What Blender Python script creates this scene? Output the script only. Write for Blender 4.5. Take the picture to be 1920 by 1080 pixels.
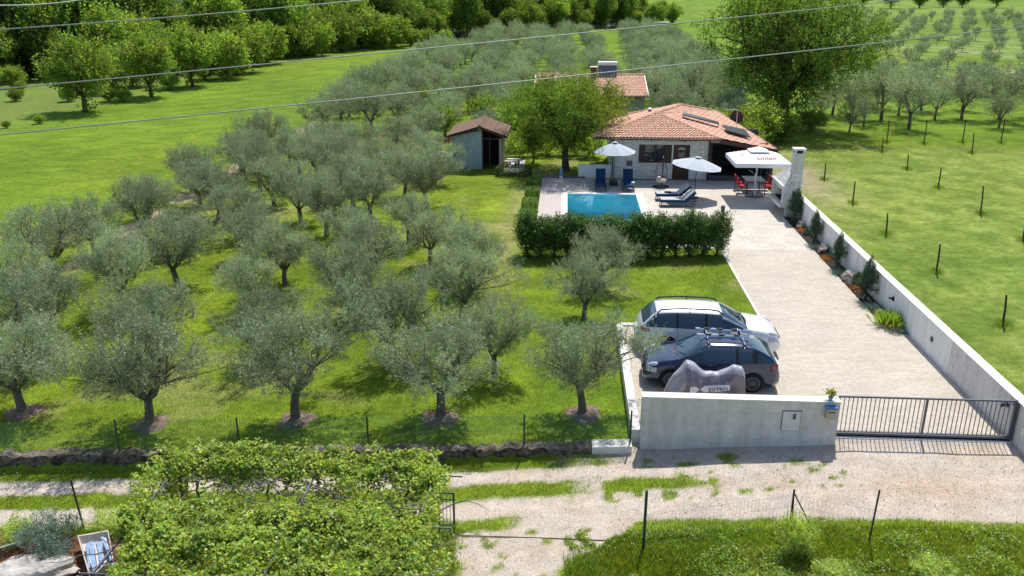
import bpy, bmesh, math, random
import numpy as np
from mathutils import Vector, Matrix
R = math.radians
for o in list(bpy.data.objects):
    bpy.data.objects.remove(o)
SC = bpy.context.scene
COL = SC.collection

# ------------------------------------------------------------------ camera
CF = 1600.0; CH = 11.85
PITCH = math.atan(575 / CF); YAW = math.atan(104 / math.hypot(CF, 575))
cam = bpy.data.cameras.new("camera"); camo = bpy.data.objects.new("camera", cam); COL.objects.link(camo)
cam.sensor_width = 36.0; cam.lens = 36.0 * CF / 1920.0
cam.clip_start = 0.1; cam.clip_end = 4000
camo.location = (0, 0, CH)
camo.rotation_euler = (R(90) - PITCH, 0, YAW)
SC.camera = camo

# ------------------------------------------------------------------ world and sun
SUN_EL, SUN_AZ = 59.0, 14.0          # azimuth: degrees clockwise from +Y
w = bpy.data.worlds.new("World"); SC.world = w; w.use_nodes = True
nt = w.node_tree; nt.nodes.clear()
sky = nt.nodes.new("ShaderNodeTexSky"); sky.sky_type = 'NISHITA'; sky.sun_disc = False
sky.sun_elevation = R(SUN_EL); sky.sun_rotation = R(SUN_AZ); sky.air_density = 1.0; sky.dust_density = 1.0; sky.ozone_density = 1.0
bg = nt.nodes.new("ShaderNodeBackground"); bg.inputs[1].default_value = 0.14
wo = nt.nodes.new("ShaderNodeOutputWorld")
nt.links.new(sky.outputs[0], bg.inputs[0]); nt.links.new(bg.outputs[0], wo.inputs[0])
sl = bpy.data.lights.new("sun", 'SUN'); sl.energy = 4.35; sl.angle = R(0.55); sl.color = (1.0, 0.955, 0.88)
so = bpy.data.objects.new("sun", sl); COL.objects.link(so)
sd = Vector((math.sin(R(SUN_AZ)) * math.cos(R(SUN_EL)), math.cos(R(SUN_AZ)) * math.cos(R(SUN_EL)), math.sin(R(SUN_EL))))
so.rotation_euler = sd.to_track_quat('Z', 'Y').to_euler(); so.location = (30, 80, 60)
SC.view_settings.view_transform = 'Standard'; SC.view_settings.look = 'None'
SC.view_settings.exposure = 0.28; SC.view_settings.gamma = 1.0
SC.render.engine = 'CYCLES'
cy = SC.cycles
cy.max_bounces = 8; cy.diffuse_bounces = 3; cy.glossy_bounces = 3; cy.transmission_bounces = 4; cy.transparent_max_bounces = 8
cy.caustics_reflective = False; cy.caustics_refractive = False
cy.use_denoising = True
try: cy.denoiser = 'OPENIMAGEDENOISE'
except Exception: pass

# ------------------------------------------------------------------ picture point -> place
_F = np.array([-math.sin(YAW) * math.cos(PITCH), math.cos(YAW) * math.cos(PITCH), -math.sin(PITCH)])
_R = np.array([math.cos(YAW), math.sin(YAW), 0.0]); _U = np.cross(_R, _F)
def at(px, py, z=0.0):
    d = _F * CF + _R * (px - 960) - _U * (py - 540); t = (z - CH) / d[2]
    return Vector((d[0] * t, d[1] * t, z))
def aty(px, py, Y):
    d = _F * CF + _R * (px - 960) - _U * (py - 540); t = Y / d[1]
    return Vector((d[0] * t, Y, CH + d[2] * t))

# ------------------------------------------------------------------ terrain
def sm(a, b, x):
    t = np.clip((np.asarray(x, float) - a) / (b - a), 0, 1); return t * t * (3 - 2 * t)
def gz(x, y):
    x = np.asarray(x, float); y = np.asarray(y, float)
    tz = np.interp(x, [-30, -4, 2.3, 8, 14], [-.72, -.66, -.42, -.05, -.02])
    oz = -.36 * (1 - sm(1.8, 7.4, x)) * (1 - sm(30, 46, y))
    wv = y - .09 * x
    t = sm(20.5, 20.75, wv)
    t = np.where(x > 2.2, sm(21.1, 21.3, y), t)
    t = np.where(x > 12.3, sm(18.5, 20.5, y), t)
    z = tz * (1 - t) + oz * t
    return z
def g1(x, y): return float(gz(x, y))
def ground_at(px, py):
    z = 0.0
    for _ in range(6):
        p = at(px, py, z); z = g1(p.x, p.y)
    return at(px, py, z)

# value noise for masks
_rs = np.random.RandomState(7); _G = _rs.rand(256, 256)
def vnoise(x, y, s=1.0, o=0):
    x = np.asarray(x, float) * s + 37.3 + o * 11.7; y = np.asarray(y, float) * s + 91.1 + o * 5.3
    xi = np.floor(x).astype(int); yi = np.floor(y).astype(int); fx = x - xi; fy = y - yi
    fx = fx * fx * (3 - 2 * fx); fy = fy * fy * (3 - 2 * fy)
    g = lambda a, b: _G[a & 255, b & 255]
    return (g(xi, yi) * (1 - fx) + g(xi + 1, yi) * fx) * (1 - fy) + (g(xi, yi + 1) * (1 - fx) + g(xi + 1, yi + 1) * fx) * fy
def fbm(x, y, s=1.0, n=4, o=0):
    r = 0; a = .5; tot = 0
    for k in range(n):
        r = r + a * vnoise(x, y, s * 2 ** k, o + k); tot += a; a *= .55
    return r / tot

# ------------------------------------------------------------------ materials
def mat(name, col, rough=.8, spec=.3, metal=0, nscale=None, namt=.25, col2=None, bump=None, attr=None, coat=0, obj_var=0, fine=None, streak=0):
    m = bpy.data.materials.new(name); m.use_nodes = True; n = m.node_tree; b = n.nodes["Principled BSDF"]; L = n.links
    b.inputs["Roughness"].default_value = rough; b.inputs["Metallic"].default_value = metal
    b.inputs["Specular IOR Level"].default_value = spec
    if coat: b.inputs["Coat Weight"].default_value = coat; b.inputs["Coat Roughness"].default_value = .03
    tc = n.nodes.new("ShaderNodeTexCoord")
    if attr:
        a = n.nodes.new("ShaderNodeAttribute"); a.attribute_name = attr; cur = a.outputs["Color"]
    else:
        a = n.nodes.new("ShaderNodeRGB"); a.outputs[0].default_value = (*col, 1); cur = a.outputs[0]
    if col2 is not None and nscale:
        nz = n.nodes.new("ShaderNodeTexNoise"); nz.inputs["Scale"].default_value = nscale * .6; nz.inputs["Detail"].default_value = 5
        L.new(tc.outputs["Object"], nz.inputs["Vector"])
        rp = n.nodes.new("ShaderNodeValToRGB"); rp.color_ramp.elements[0].position = .4; rp.color_ramp.elements[1].position = .62
        L.new(nz.outputs[0], rp.inputs[0])
        mx = n.nodes.new("ShaderNodeMix"); mx.data_type = 'RGBA'
        L.new(rp.outputs[0], mx.inputs[0]); L.new(cur, mx.inputs[6]); mx.inputs[7].default_value = (*col2, 1); cur = mx.outputs[2]
    for sc_, am in ([(nscale, namt)] if nscale else []) + ([fine] if fine else []):
        nz = n.nodes.new("ShaderNodeTexNoise"); nz.inputs["Scale"].default_value = sc_; nz.inputs["Detail"].default_value = 6; nz.inputs["Roughness"].default_value = .65
        L.new(tc.outputs["Object"], nz.inputs["Vector"])
        mr = n.nodes.new("ShaderNodeMapRange"); mr.inputs[1].default_value = .3; mr.inputs[2].default_value = .7
        mr.inputs[3].default_value = 1 - am; mr.inputs[4].default_value = 1 + am
        L.new(nz.outputs[0], mr.inputs[0])
        vm = n.nodes.new("ShaderNodeVectorMath"); vm.operation = 'SCALE'; L.new(cur, vm.inputs[0]); L.new(mr.outputs[0], vm.inputs[3]); cur = vm.outputs[0]
    if obj_var:
        oi = n.nodes.new("ShaderNodeObjectInfo"); mr = n.nodes.new("ShaderNodeMapRange")
        mr.inputs[3].default_value = 1 - obj_var; mr.inputs[4].default_value = 1 + obj_var; L.new(oi.outputs["Random"], mr.inputs[0])
        vm = n.nodes.new("ShaderNodeVectorMath"); vm.operation = 'SCALE'; L.new(cur, vm.inputs[0]); L.new(mr.outputs[0], vm.inputs[3]); cur = vm.outputs[0]
    if streak: cur = streaks(n, L, tc, cur, streak)
    L.new(cur, b.inputs["Base Color"])
    if bump:
        nz = n.nodes.new("ShaderNodeTexNoise"); nz.inputs["Scale"].default_value = bump[0]; nz.inputs["Detail"].default_value = 8
        L.new(tc.outputs["Object"], nz.inputs["Vector"])
        bp = n.nodes.new("ShaderNodeBump"); bp.inputs["Strength"].default_value = bump[1]; bp.inputs["Distance"].default_value = bump[2] if len(bump) > 2 else .02
        L.new(nz.outputs[0], bp.inputs["Height"]); L.new(bp.outputs[0], b.inputs["Normal"])
    return m

def streaks(n, L, tc, cur, am=.16):
    mp = n.nodes.new("ShaderNodeMapping"); mp.inputs["Scale"].default_value = (5, 5, .55); L.new(tc.outputs["Object"], mp.inputs[0])
    nz = n.nodes.new("ShaderNodeTexNoise"); nz.inputs["Scale"].default_value = 1.0; nz.inputs["Detail"].default_value = 6; L.new(mp.outputs[0], nz.inputs["Vector"])
    mr = n.nodes.new("ShaderNodeMapRange"); mr.inputs[1].default_value = .42; mr.inputs[2].default_value = .72; mr.inputs[3].default_value = 1.03; mr.inputs[4].default_value = 1 - am; L.new(nz.outputs[0], mr.inputs[0])
    vm = n.nodes.new("ShaderNodeVectorMath"); vm.operation = 'SCALE'; L.new(cur, vm.inputs[0]); L.new(mr.outputs[0], vm.inputs[3]); return vm.outputs[0]
def brick_mat(name, c1, c2, mortar, bw, bh, ms=.015, rough=.85, horiz=True, bump=.4, var=.15):
    m = bpy.data.materials.new(name); m.use_nodes = True; n = m.node_tree; b = n.nodes["Principled BSDF"]; L = n.links
    b.inputs["Roughness"].default_value = rough; b.inputs["Specular IOR Level"].default_value = .25
    tc = n.nodes.new("ShaderNodeTexCoord"); sp = n.nodes.new("ShaderNodeSeparateXYZ"); cb = n.nodes.new("ShaderNodeCombineXYZ")
    L.new(tc.outputs["Object"], sp.inputs[0])
    if horiz: L.new(sp.outputs[0], cb.inputs[0]); L.new(sp.outputs[1], cb.inputs[1])
    else:
        ad = n.nodes.new("ShaderNodeMath"); ad.operation = 'ADD'; L.new(sp.outputs[0], ad.inputs[0]); L.new(sp.outputs[1], ad.inputs[1])
        L.new(ad.outputs[0], cb.inputs[0]); L.new(sp.outputs[2], cb.inputs[1])
    br = n.nodes.new("ShaderNodeTexBrick"); br.inputs["Scale"].default_value = 1
    br.inputs["Color1"].default_value = (*c1, 1); br.inputs["Color2"].default_value = (*c2, 1); br.inputs["Mortar"].default_value = (*mortar, 1)
    br.inputs["Mortar Size"].default_value = ms; br.inputs["Mortar Smooth"].default_value = .3
    br.inputs["Brick Width"].default_value = bw; br.inputs["Row Height"].default_value = bh; br.offset = .37
    L.new(cb.outputs[0], br.inputs["Vector"])
    cur = br.outputs["Color"]
    for sc_, am in ((.7, var * .6), (6, var)):
        nz = n.nodes.new("ShaderNodeTexNoise"); nz.inputs["Scale"].default_value = sc_; nz.inputs["Detail"].default_value = 7
        L.new(tc.outputs["Object"], nz.inputs["Vector"])
        mr = n.nodes.new("ShaderNodeMapRange"); mr.inputs[1].default_value = .3; mr.inputs[2].default_value = .7
        mr.inputs[3].default_value = 1 - am; mr.inputs[4].default_value = 1 + am; L.new(nz.outputs[0], mr.inputs[0])
        vm = n.nodes.new("ShaderNodeVectorMath"); vm.operation = 'SCALE'; L.new(cur, vm.inputs[0]); L.new(mr.outputs[0], vm.inputs[3]); cur = vm.outputs[0]
    if not horiz: cur = streaks(n, L, tc, cur)
    L.new(cur, b.inputs["Base Color"])
    bp = n.nodes.new("ShaderNodeBump"); bp.inputs["Strength"].default_value = bump; bp.inputs["Distance"].default_value = .01
    bw_ = n.nodes.new("ShaderNodeRGBToBW"); L.new(cur, bw_.inputs[0]); L.new(bw_.outputs[0], bp.inputs["Height"]); L.new(bp.outputs[0], b.inputs["Normal"])
    return m

def leaf_mat(name, top, under, trans, gloss=.06, rough=.45, objvar=.15, tf=.45):
    """leaf: diffuse (different underside) + light passing through + a little gloss"""
    m = bpy.data.materials.new(name); m.use_nodes = True; n = m.node_tree; L = n.links
    n.nodes.remove(n.nodes["Principled BSDF"]); out = n.nodes["Material Output"]
    at_ = n.nodes.new("ShaderNodeAttribute"); at_.attribute_name = "tint"
    oi = n.nodes.new("ShaderNodeObjectInfo"); mr = n.nodes.new("ShaderNodeMapRange")
    mr.inputs[3].default_value = 1 - objvar; mr.inputs[4].default_value = 1 + objvar; L.new(oi.outputs["Random"], mr.inputs[0])
    geo = n.nodes.new("ShaderNodeNewGeometry")
    mx = n.nodes.new("ShaderNodeMix"); mx.data_type = 'RGBA'; L.new(geo.outputs["Backfacing"], mx.inputs[0])
    mx.inputs[6].default_value = (*top, 1); mx.inputs[7].default_value = (*under, 1)
    def tinted(sock):
        a = n.nodes.new("ShaderNodeVectorMath"); a.operation = 'MULTIPLY'; L.new(sock, a.inputs[0]); L.new(at_.outputs["Color"], a.inputs[1])
        b = n.nodes.new("ShaderNodeVectorMath"); b.operation = 'SCALE'; L.new(a.outputs[0], b.inputs[0]); L.new(mr.outputs[0], b.inputs[3]); return b.outputs[0]
    d = n.nodes.new("ShaderNodeBsdfDiffuse"); L.new(tinted(mx.outputs[2]), d.inputs[0])
    rg = n.nodes.new("ShaderNodeRGB"); rg.outputs[0].default_value = (*trans, 1)
    t = n.nodes.new("ShaderNodeBsdfTranslucent"); L.new(tinted(rg.outputs[0]), t.inputs[0])
    g = n.nodes.new("ShaderNodeBsdfGlossy"); g.inputs["Roughness"].default_value = rough; g.inputs[0].default_value = (1, 1, 1, 1)
    m1 = n.nodes.new("ShaderNodeMixShader"); m1.inputs[0].default_value = tf; L.new(d.outputs[0], m1.inputs[1]); L.new(t.outputs[0], m1.inputs[2])
    m2 = n.nodes.new("ShaderNodeMixShader"); m2.inputs[0].default_value = gloss; L.new(m1.outputs[0], m2.inputs[1]); L.new(g.outputs[0], m2.inputs[2])
    L.new(m2.outputs[0], out.inputs[0]); return m

M = {}
M['ground'] = mat('ground_cover', (.1, .17, .02), .95, .1, attr='col', nscale=2.6, namt=.28, fine=(20, .45), bump=(22, .9, .06))
M['track'] = mat('track_surface', (.4, .35, .3), .95, .1, attr='col', nscale=1.6, namt=.14, fine=(24, .42), bump=(45, .8, .03))
M['paving'] = brick_mat('stone_paving', (.51, .455, .38), (.455, .40, .33), (.40, .35, .29), .5, .16, .010, bump=.2, var=.11)
M['deck'] = brick_mat('pool_paving', (.57, .52, .45), (.49, .445, .38), (.43, .395, .35), .55, .4, .014, bump=.2, var=.10)
M['slab'] = mat('smooth_slab', (.47, .41, .38), .8, .3, nscale=1.5, namt=.06, fine=(60, .08))
M['coping'] = mat('white_coping', (.74, .71, .66), .6, .3, nscale=5, namt=.06)
M['concrete'] = brick_mat('board_concrete', (.64, .62, .58), (.60, .58, .545), (.53, .51, .48), 2.45, .41, .008, horiz=False, bump=.2, var=.09)
M['render_white'] = mat('white_render', (.80, .79, .76), .85, .2, nscale=1.2, namt=.06, fine=(25, .04), streak=.14)
M['wallcap'] = mat('pale_wall_top', (.70, .67, .62), .8, .2, nscale=2, namt=.07)
M['stoneclad'] = brick_mat('stone_cladding', (.78, .76, .71), (.60, .58, .54), (.66, .64, .60), .42, .13, .012, horiz=False, bump=.6, var=.14)
M['plaster'] = mat('plaster', (.62, .60, .56), .9, .2, nscale=2, namt=.08)
M['frame_w'] = mat('pale_stone_frame', (.68, .67, .64), .7, .3, nscale=6, namt=.05)
M['brown'] = mat('dark_brown_wood', (.055, .025, .02), .5, .4, nscale=12, namt=.3)
M['fascia'] = mat('fascia_wood', (.07, .035, .035), .6, .3, nscale=8, namt=.25)
M['glass'] = mat('window_glass', (.03, .035, .04), .06, .8)
M['curtain'] = mat('curtain', (.42, .42, .40), .9, .1, nscale=20, namt=.15)
M['tile'] = mat('roof_tile', (.54, .29, .195), .85, .25, nscale=9, namt=.26, col2=(.72, .51, .38), fine=(45, .15), bump=(60, .3, .01))
M['tile2'] = mat('roof_tile_smooth', (.54, .29, .195), .8, .25, nscale=4, namt=.18, col2=(.62, .39, .28), fine=(40, .12))
M['tile_old'] = mat('roof_tile_old', (.28, .17, .12), .95, .15, nscale=6, namt=.3, col2=(.20, .15, .12), fine=(35, .25))
M['dark'] = mat('dark_recess', (.03, .03, .033), .9, .1)
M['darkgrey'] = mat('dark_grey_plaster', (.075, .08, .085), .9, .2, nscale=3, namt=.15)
M['panel'] = mat('solar_panel', (.10, .115, .13), .18, .7, nscale=9, namt=.12)
M['alu'] = mat('aluminium', (.6, .6, .62), .4, .5, metal=.7)
M['blackmetal'] = mat('black_metal', (.025, .025, .03), .45, .5)
M['greymetal'] = mat('grey_metal', (.10, .11, .13), .45, .5, nscale=14, namt=.1)
M['rust'] = mat('rusty_steel', (.09, .055, .04), .8, .3, nscale=20, namt=.3)
M['greenpost'] = mat('green_post', (.025, .075, .05), .5, .4)
M['greenwire'] = mat('green_wire', (.03, .13, .085), .55, .3)
M['wood'] = mat('weathered_wood', (.085, .06, .045), .9, .2, nscale=15, namt=.35)
M['wire'] = mat('power_wire', (.33, .34, .33), .5, .4, metal=.3)
M['canopy'] = mat('grey_canopy', (.48, .51, .55), .85, .15, nscale=3, namt=.03)
M['canopyw'] = mat('white_canopy', (.74, .74, .74), .8, .2, nscale=2, namt=.04)
M['redtext'] = mat('red_print', (.45, .06, .06), .8, .2)
M['tanprint'] = mat('tan_print', (.56, .48, .42), .8, .2, nscale=12, namt=.2)
M['navy'] = mat('navy_fabric', (.012, .04, .10), .85, .2, nscale=15, namt=.15)
M['lgrey'] = mat('light_grey_fabric', (.48, .48, .50), .9, .2, nscale=15, namt=.06)
M['red'] = mat('red_fabric', (.42, .02, .03), .8, .2, nscale=15, namt=.1)
M['wicker'] = mat('brown_wicker', (.14, .085, .06), .8, .2, nscale=40, namt=.3)
M['cushion'] = mat('cream_cushion', (.72, .62, .52), .9, .2, nscale=8, namt=.08)
M['white'] = mat('white_paint', (.75, .75, .75), .5, .4)
M['pool'] = brick_mat('pool_tiles', (.42, .86, .95), (.46, .88, .96), (.5, .89, .95), .3, .3, .01, horiz=True, bump=.0, var=.04)
M['bark'] = mat('bark', (.085, .07, .055), .95, .1, nscale=10, namt=.35, bump=(30, .6, .02))
M['barkg'] = mat('grey_bark', (.15, .13, .11), .95, .1, nscale=8, namt=.35, bump=(25, .6, .02))
M['rock'] = mat('grey_rock', (.30, .26, .23), .95, .2, nscale=5, namt=.4, col2=(.12, .10, .09), bump=(14, .9, .05))
M['rubble'] = mat('broken_concrete', (.48, .45, .42), .95, .2, nscale=4, namt=.2, col2=(.34, .31, .28), bump=(12, .9, .05))
M['drystone_shaded'] = mat('dry_stone_shaded', (.17, .14, .11), .95, .15, nscale=7, namt=.6, col2=(.045, .038, .03), bump=(9, 1, .08), fine=(22, .4))  # upright wall faces: their shade is put into this darker stone colour
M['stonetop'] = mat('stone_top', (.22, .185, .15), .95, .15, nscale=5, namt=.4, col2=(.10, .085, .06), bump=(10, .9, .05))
M['bed'] = mat('dark_mulch', (.045, .036, .033), .95, .1, nscale=10, namt=.4, bump=(40, 1, .03))
M['redsoil'] = mat('red_soil', (.22, .09, .05), .95, .1, nscale=3, namt=.3, bump=(20, 1, .05), fine=(30, .3))
M['whitegravel'] = mat('white_gravel', (.55, .53, .50), .95, .1, nscale=3, namt=.2, bump=(40, 1, .03), fine=(35, .25))
M['bluetin'] = mat('blue_plastic', (.22, .33, .52), .4, .5, nscale=6, namt=.3)
M['orange'] = mat('orange_flower', (.55, .22, .03), .8, .2, nscale=20, namt=.3)
M['yellow'] = mat('yellow_flower', (.70, .62, .05), .8, .2)
M['tub'] = mat('grey_tub', (.50, .46, .42), .8, .3, nscale=5, namt=.15)
M['beige'] = mat('beige_box', (.45, .38, .29), .6, .4)
M['bluebox'] = mat('blue_trim', (.04, .16, .38), .5, .4)
M['beigebrown'] = mat('shed_side', (.42, .35, .30), .9, .2, nscale=4, namt=.2)
M['bluewall'] = mat('blue_grey_plaster', (.42, .49, .53), .9, .2, nscale=3, namt=.16, col2=(.35, .42, .46))
M['farwall'] = mat('far_house_wall', (.40, .38, .35), .9, .2, nscale=3, namt=.1)
M['mulchring'] = mat('tree_ring_mulch', (.20, .15, .12), .95, .1, nscale=8, namt=.35, bump=(25, 1, .03))

M['olive'] = leaf_mat('olive_leaf', (.20, .25, .145), (.35, .40, .285), (.35, .44, .15), .045, .5, .2, .35)
M['olive_far'] = leaf_mat('olive_leaf_far', (.22, .275, .165), (.35, .40, .29), (.35, .44, .16), .02, .6, .20, .34)
M['broad'] = leaf_mat('broad_leaf', (.13, .205, .025), (.165, .23, .05), (.38, .54, .045), .02, .55, .22, .42)
M['wood_leaf'] = leaf_mat('wood_leaf', (.115, .20, .03), (.14, .22, .045), (.32, .48, .045), .015, .6, .35, .42)
M['bigleaf'] = leaf_mat('big_tree_leaf', (.105, .185, .022), (.14, .21, .04), (.31, .48, .04), .02, .55, .05, .42)
M['patioleaf'] = leaf_mat('patio_tree_leaf', (.105, .175, .022), (.14, .20, .035), (.28, .45, .035), .015, .55, .05, .38)
M['thuja'] = leaf_mat('thuja_leaf', (.072, .145, .03), (.082, .155, .035), (.18, .32, .045), .03, .5, .18, .3)
M['conifer'] = leaf_mat('conifer_leaf', (.045, .10, .04), (.06, .12, .05), (.07, .14, .03), .04, .5, .12, .25)
M['box'] = leaf_mat('box_leaf', (.16, .27, .045), (.18, .29, .055), (.26, .42, .05), .02, .5, .15, .3)
M['vine'] = leaf_mat('vine_leaf', (.31, .42, .06), (.38, .48, .15), (.66, .80, .10), .03, .5, .1, .42)
M['silver'] = leaf_mat('silver_leaf', (.17, .24, .19), (.22, .28, .23), (.2, .28, .16), .02, .6, .1, .25)
M['blade'] = leaf_mat('grass_blade', (.17, .245, .02), (.17, .245, .02), (.34, .45, .035), .01, .6, .0, .4)

# ------------------------------------------------------------------ mesh helpers
def world_off(p):
    v = Vector((0, 0, 0))
    while p is not None: v += Vector(p.location); p = p.parent
    return v
def setp(o, label=None, cat=None, group=None, kind=None):
    if label: o['label'] = label
    if cat: o['category'] = cat
    if group: o['group'] = group
    if kind: o['kind'] = kind
    return o
def thing(name, loc, label, cat, group=None):
    o = bpy.data.objects.new(name, None); COL.objects.link(o); o.location = loc; o.empty_display_size = .2
    return setp(o, label, cat, group)
def link(name, me, parent=None):
    o = bpy.data.objects.new(name, me); COL.objects.link(o); o.parent = parent; return o
class MB:
    def __init__(s): s.v = []; s.f = []; s.m = []
    def add(s, vs, fs, m=0):
        k = len(s.v); s.v.extend([tuple(p) for p in vs]); s.f.extend([tuple(i + k for i in f) for f in fs]); s.m.extend([m] * len(fs)); return s
    def box(s, x0, y0, z0, x1, y1, z1, m=0):
        return s.add([(x0, y0, z0), (x1, y0, z0), (x1, y1, z0), (x0, y1, z0), (x0, y0, z1), (x1, y0, z1), (x1, y1, z1), (x0, y1, z1)],
                     [(0, 3, 2, 1), (4, 5, 6, 7), (0, 1, 5, 4), (1, 2, 6, 5), (2, 3, 7, 6), (3, 0, 4, 7)], m)
    def obox(s, c, size, rot=None, m=0):
        a, b, d = [q / 2 for q in size]; mt = (rot or Matrix.Identity(3)); c = Vector(c)
        vs = [c + mt @ Vector(p) for p in ((-a, -b, -d), (a, -b, -d), (a, b, -d), (-a, b, -d), (-a, -b, d), (a, -b, d), (a, b, d), (-a, b, d))]
        return s.add(vs, [(0, 3, 2, 1), (4, 5, 6, 7), (0, 1, 5, 4), (1, 2, 6, 5), (2, 3, 7, 6), (3, 0, 4, 7)], m)
    def tube(s, pts, r, n=6, m=0, cap=True):
        pts = [Vector(p) for p in pts]; k0 = len(s.v); N = len(pts)
        rs = r if hasattr(r, '__len__') else [r] * N
        up = None
        for i, p in enumerate(pts):
            t = (pts[min(i + 1, N - 1)] - pts[max(i - 1, 0)]).normalized()
            if up is None: up = Vector((0, 0, 1)) if abs(t.z) < .9 else Vector((1, 0, 0))
            a = t.cross(up)
            if a.length < 1e-5: a = t.cross(Vector((0, 1, 0)))
            a.normalize(); b = t.cross(a).normalized(); up = a.cross(t)
            for k in range(n):
                an = 2 * math.pi * k / n; q = p + (a * math.cos(an) + b * math.sin(an)) * rs[i]; s.v.append(tuple(q))
        for i in range(N - 1):
            for k in range(n):
                s.f.append((k0 + i * n + k, k0 + i * n + (k + 1) % n, k0 + (i + 1) * n + (k + 1) % n, k0 + (i + 1) * n + k)); s.m.append(m)
        if cap:
            s.f.append(tuple(k0 + k for k in reversed(range(n)))); s.m.append(m)
            s.f.append(tuple(k0 + (N - 1) * n + k for k in range(n))); s.m.append(m)
        return s
    def lathe(s, c, prof, n=16, m=0, axis=None, cap=True):
        """prof: list of (radius, height); axis: 3x3 matrix whose z is the turning axis"""
        mt = axis or Matrix.Identity(3); c = Vector(c); k0 = len(s.v)
        for r, z in prof:
            for k in range(n):
                an = 2 * math.pi * k / n; s.v.append(tuple(c + mt @ Vector((r * math.cos(an), r * math.sin(an), z))))
        for i in range(len(prof) - 1):
            for k in range(n):
                s.f.append((k0 + i * n + k, k0 + i * n + (k + 1) % n, k0 + (i + 1) * n + (k + 1) % n, k0 + (i + 1) * n + k)); s.m.append(m)
        if cap:
            s.f.append(tuple(k0 + k for k in reversed(range(n)))); s.m.append(m)
            s.f.append(tuple(k0 + (len(prof) - 1) * n + k for k in range(n))); s.m.append(m)
        return s
    def prism(s, poly, z0, z1, m=0):
        n = len(poly); vs = [(p[0], p[1], z0) for p in poly] + [(p[0], p[1], z1) for p in poly]
        return s.add(vs, [tuple(reversed(range(n))), tuple(range(n, 2 * n))] + [(i, (i + 1) % n, n + (i + 1) % n, n + i) for i in range(n)], m)
    def build(s, name, mats, parent=None, smooth=False, label=None, local=False):
        me = bpy.data.meshes.new(name); off = Vector((0, 0, 0)) if local else world_off(parent)
        me.from_pydata([tuple(Vector(v) - off) for v in s.v], [], s.f)
        mats = mats if isinstance(mats, (list, tuple)) else [mats]
        for x in mats: me.materials.append(M[x] if isinstance(x, str) else x)
        me.polygons.foreach_set('material_index', s.m)
        if smooth: me.polygons.foreach_set('use_smooth', [True] * len(s.f))
        me.update(); o = link(name, me, parent)
        if label: o['label'] = label
        return o
def copy_tree(o, loc=None, rz=None, sc=None, parent=None):
    c = o.copy(); COL.objects.link(c)
    if parent is not None: c.parent = parent
    if loc is not None: c.location = loc
    if rz is not None: c.rotation_euler = (0, 0, rz)
    if sc is not None: c.scale = sc if hasattr(sc, '__len__') else (sc, sc, sc)
    for ch in list(o.children): copy_tree(ch, parent=c)
    return c
def np_mesh(name, V, K, mats, tint=None, attr='tint', F=None, mi=None):
    """V (N,3); faces are consecutive runs of K vertices, or F (M,K)"""
    me = bpy.data.meshes.new(name); N = len(V)
    if F is None: F = np.arange(N, dtype=np.int32).reshape(-1, K)
    Mf = len(F)
    me.vertices.add(N); me.vertices.foreach_set('co', np.ascontiguousarray(V, np.float32).ravel())
    me.loops.add(Mf * K); me.loops.foreach_set('vertex_index', np.ascontiguousarray(F, np.int32).ravel())
    me.polygons.add(Mf); me.polygons.foreach_set('loop_start', np.arange(0, Mf * K, K, dtype=np.int32))
    try: me.polygons.foreach_set('loop_total', np.full(Mf, K, np.int32))
    except Exception: pass
    for x in (mats if isinstance(mats, (list, tuple)) else [mats]): me.materials.append(M[x] if isinstance(x, str) else x)
    if mi is not None: me.polygons.foreach_set('material_index', np.asarray(mi, np.int32))
    me.update(calc_edges=True)
    if tint is not None:
        a = me.color_attributes.new(attr, 'FLOAT_COLOR', 'POINT')
        c = np.ones((N, 4), np.float32); c[:, :3] = tint; a.data.foreach_set('color', c.ravel())
    me.validate(); return me
def unit(a): return a / np.maximum(np.linalg.norm(a, axis=-1, keepdims=True), 1e-9)
def leaves(rs, P, D, L, W, up=.5, lobes=4, fold=.0):
    """one leaf per point P lying along D; returns vertices (N*lobes,3)"""
    n = len(P); D = unit(D); Nn = unit(rs.normal(size=(n, 3)) + np.array([0, 0, up]))
    S = unit(np.cross(D, Nn)); Nn = np.cross(S, D)
    L = (L * (.7 + .6 * rs.rand(n)))[:, None]; W = (W * (.7 + .6 * rs.rand(n)))[:, None]
    if lobes == 4: pts = [P, P + D * L * .5 + S * W * .5, P + D * L, P + D * L * .5 - S * W * .5]
    else: pts = [P, P + D * L * .25 + S * W * .5, P + D * L * .7 + S * W * .42, P + D * L, P + D * L * .7 - S * W * .42, P + D * L * .25 - S * W * .5]
    if fold:
        for i in range(1, lobes):
            if i != lobes // 2: pts[i] = pts[i] + Nn * W * fold
    return np.stack(pts, 1).reshape(-1, 3)
def tint_arr(rs, n, lobes, var=.25, hue=.1, warm=0, warm_col=(1.5, 1.0, .5)):
    b = (1 + var * (rs.rand(n) * 2 - 1))[:, None]; h = rs.normal(size=(n, 1)) * hue
    c = b * np.concatenate([1 + h, np.ones((n, 1)), 1 - h], 1)
    if warm:
        w_ = (rs.rand(n) < warm)[:, None]; c = np.where(w_, c * np.array(warm_col), c)
    return np.repeat(np.clip(c, .2, 2.5), lobes, 0)
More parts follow.
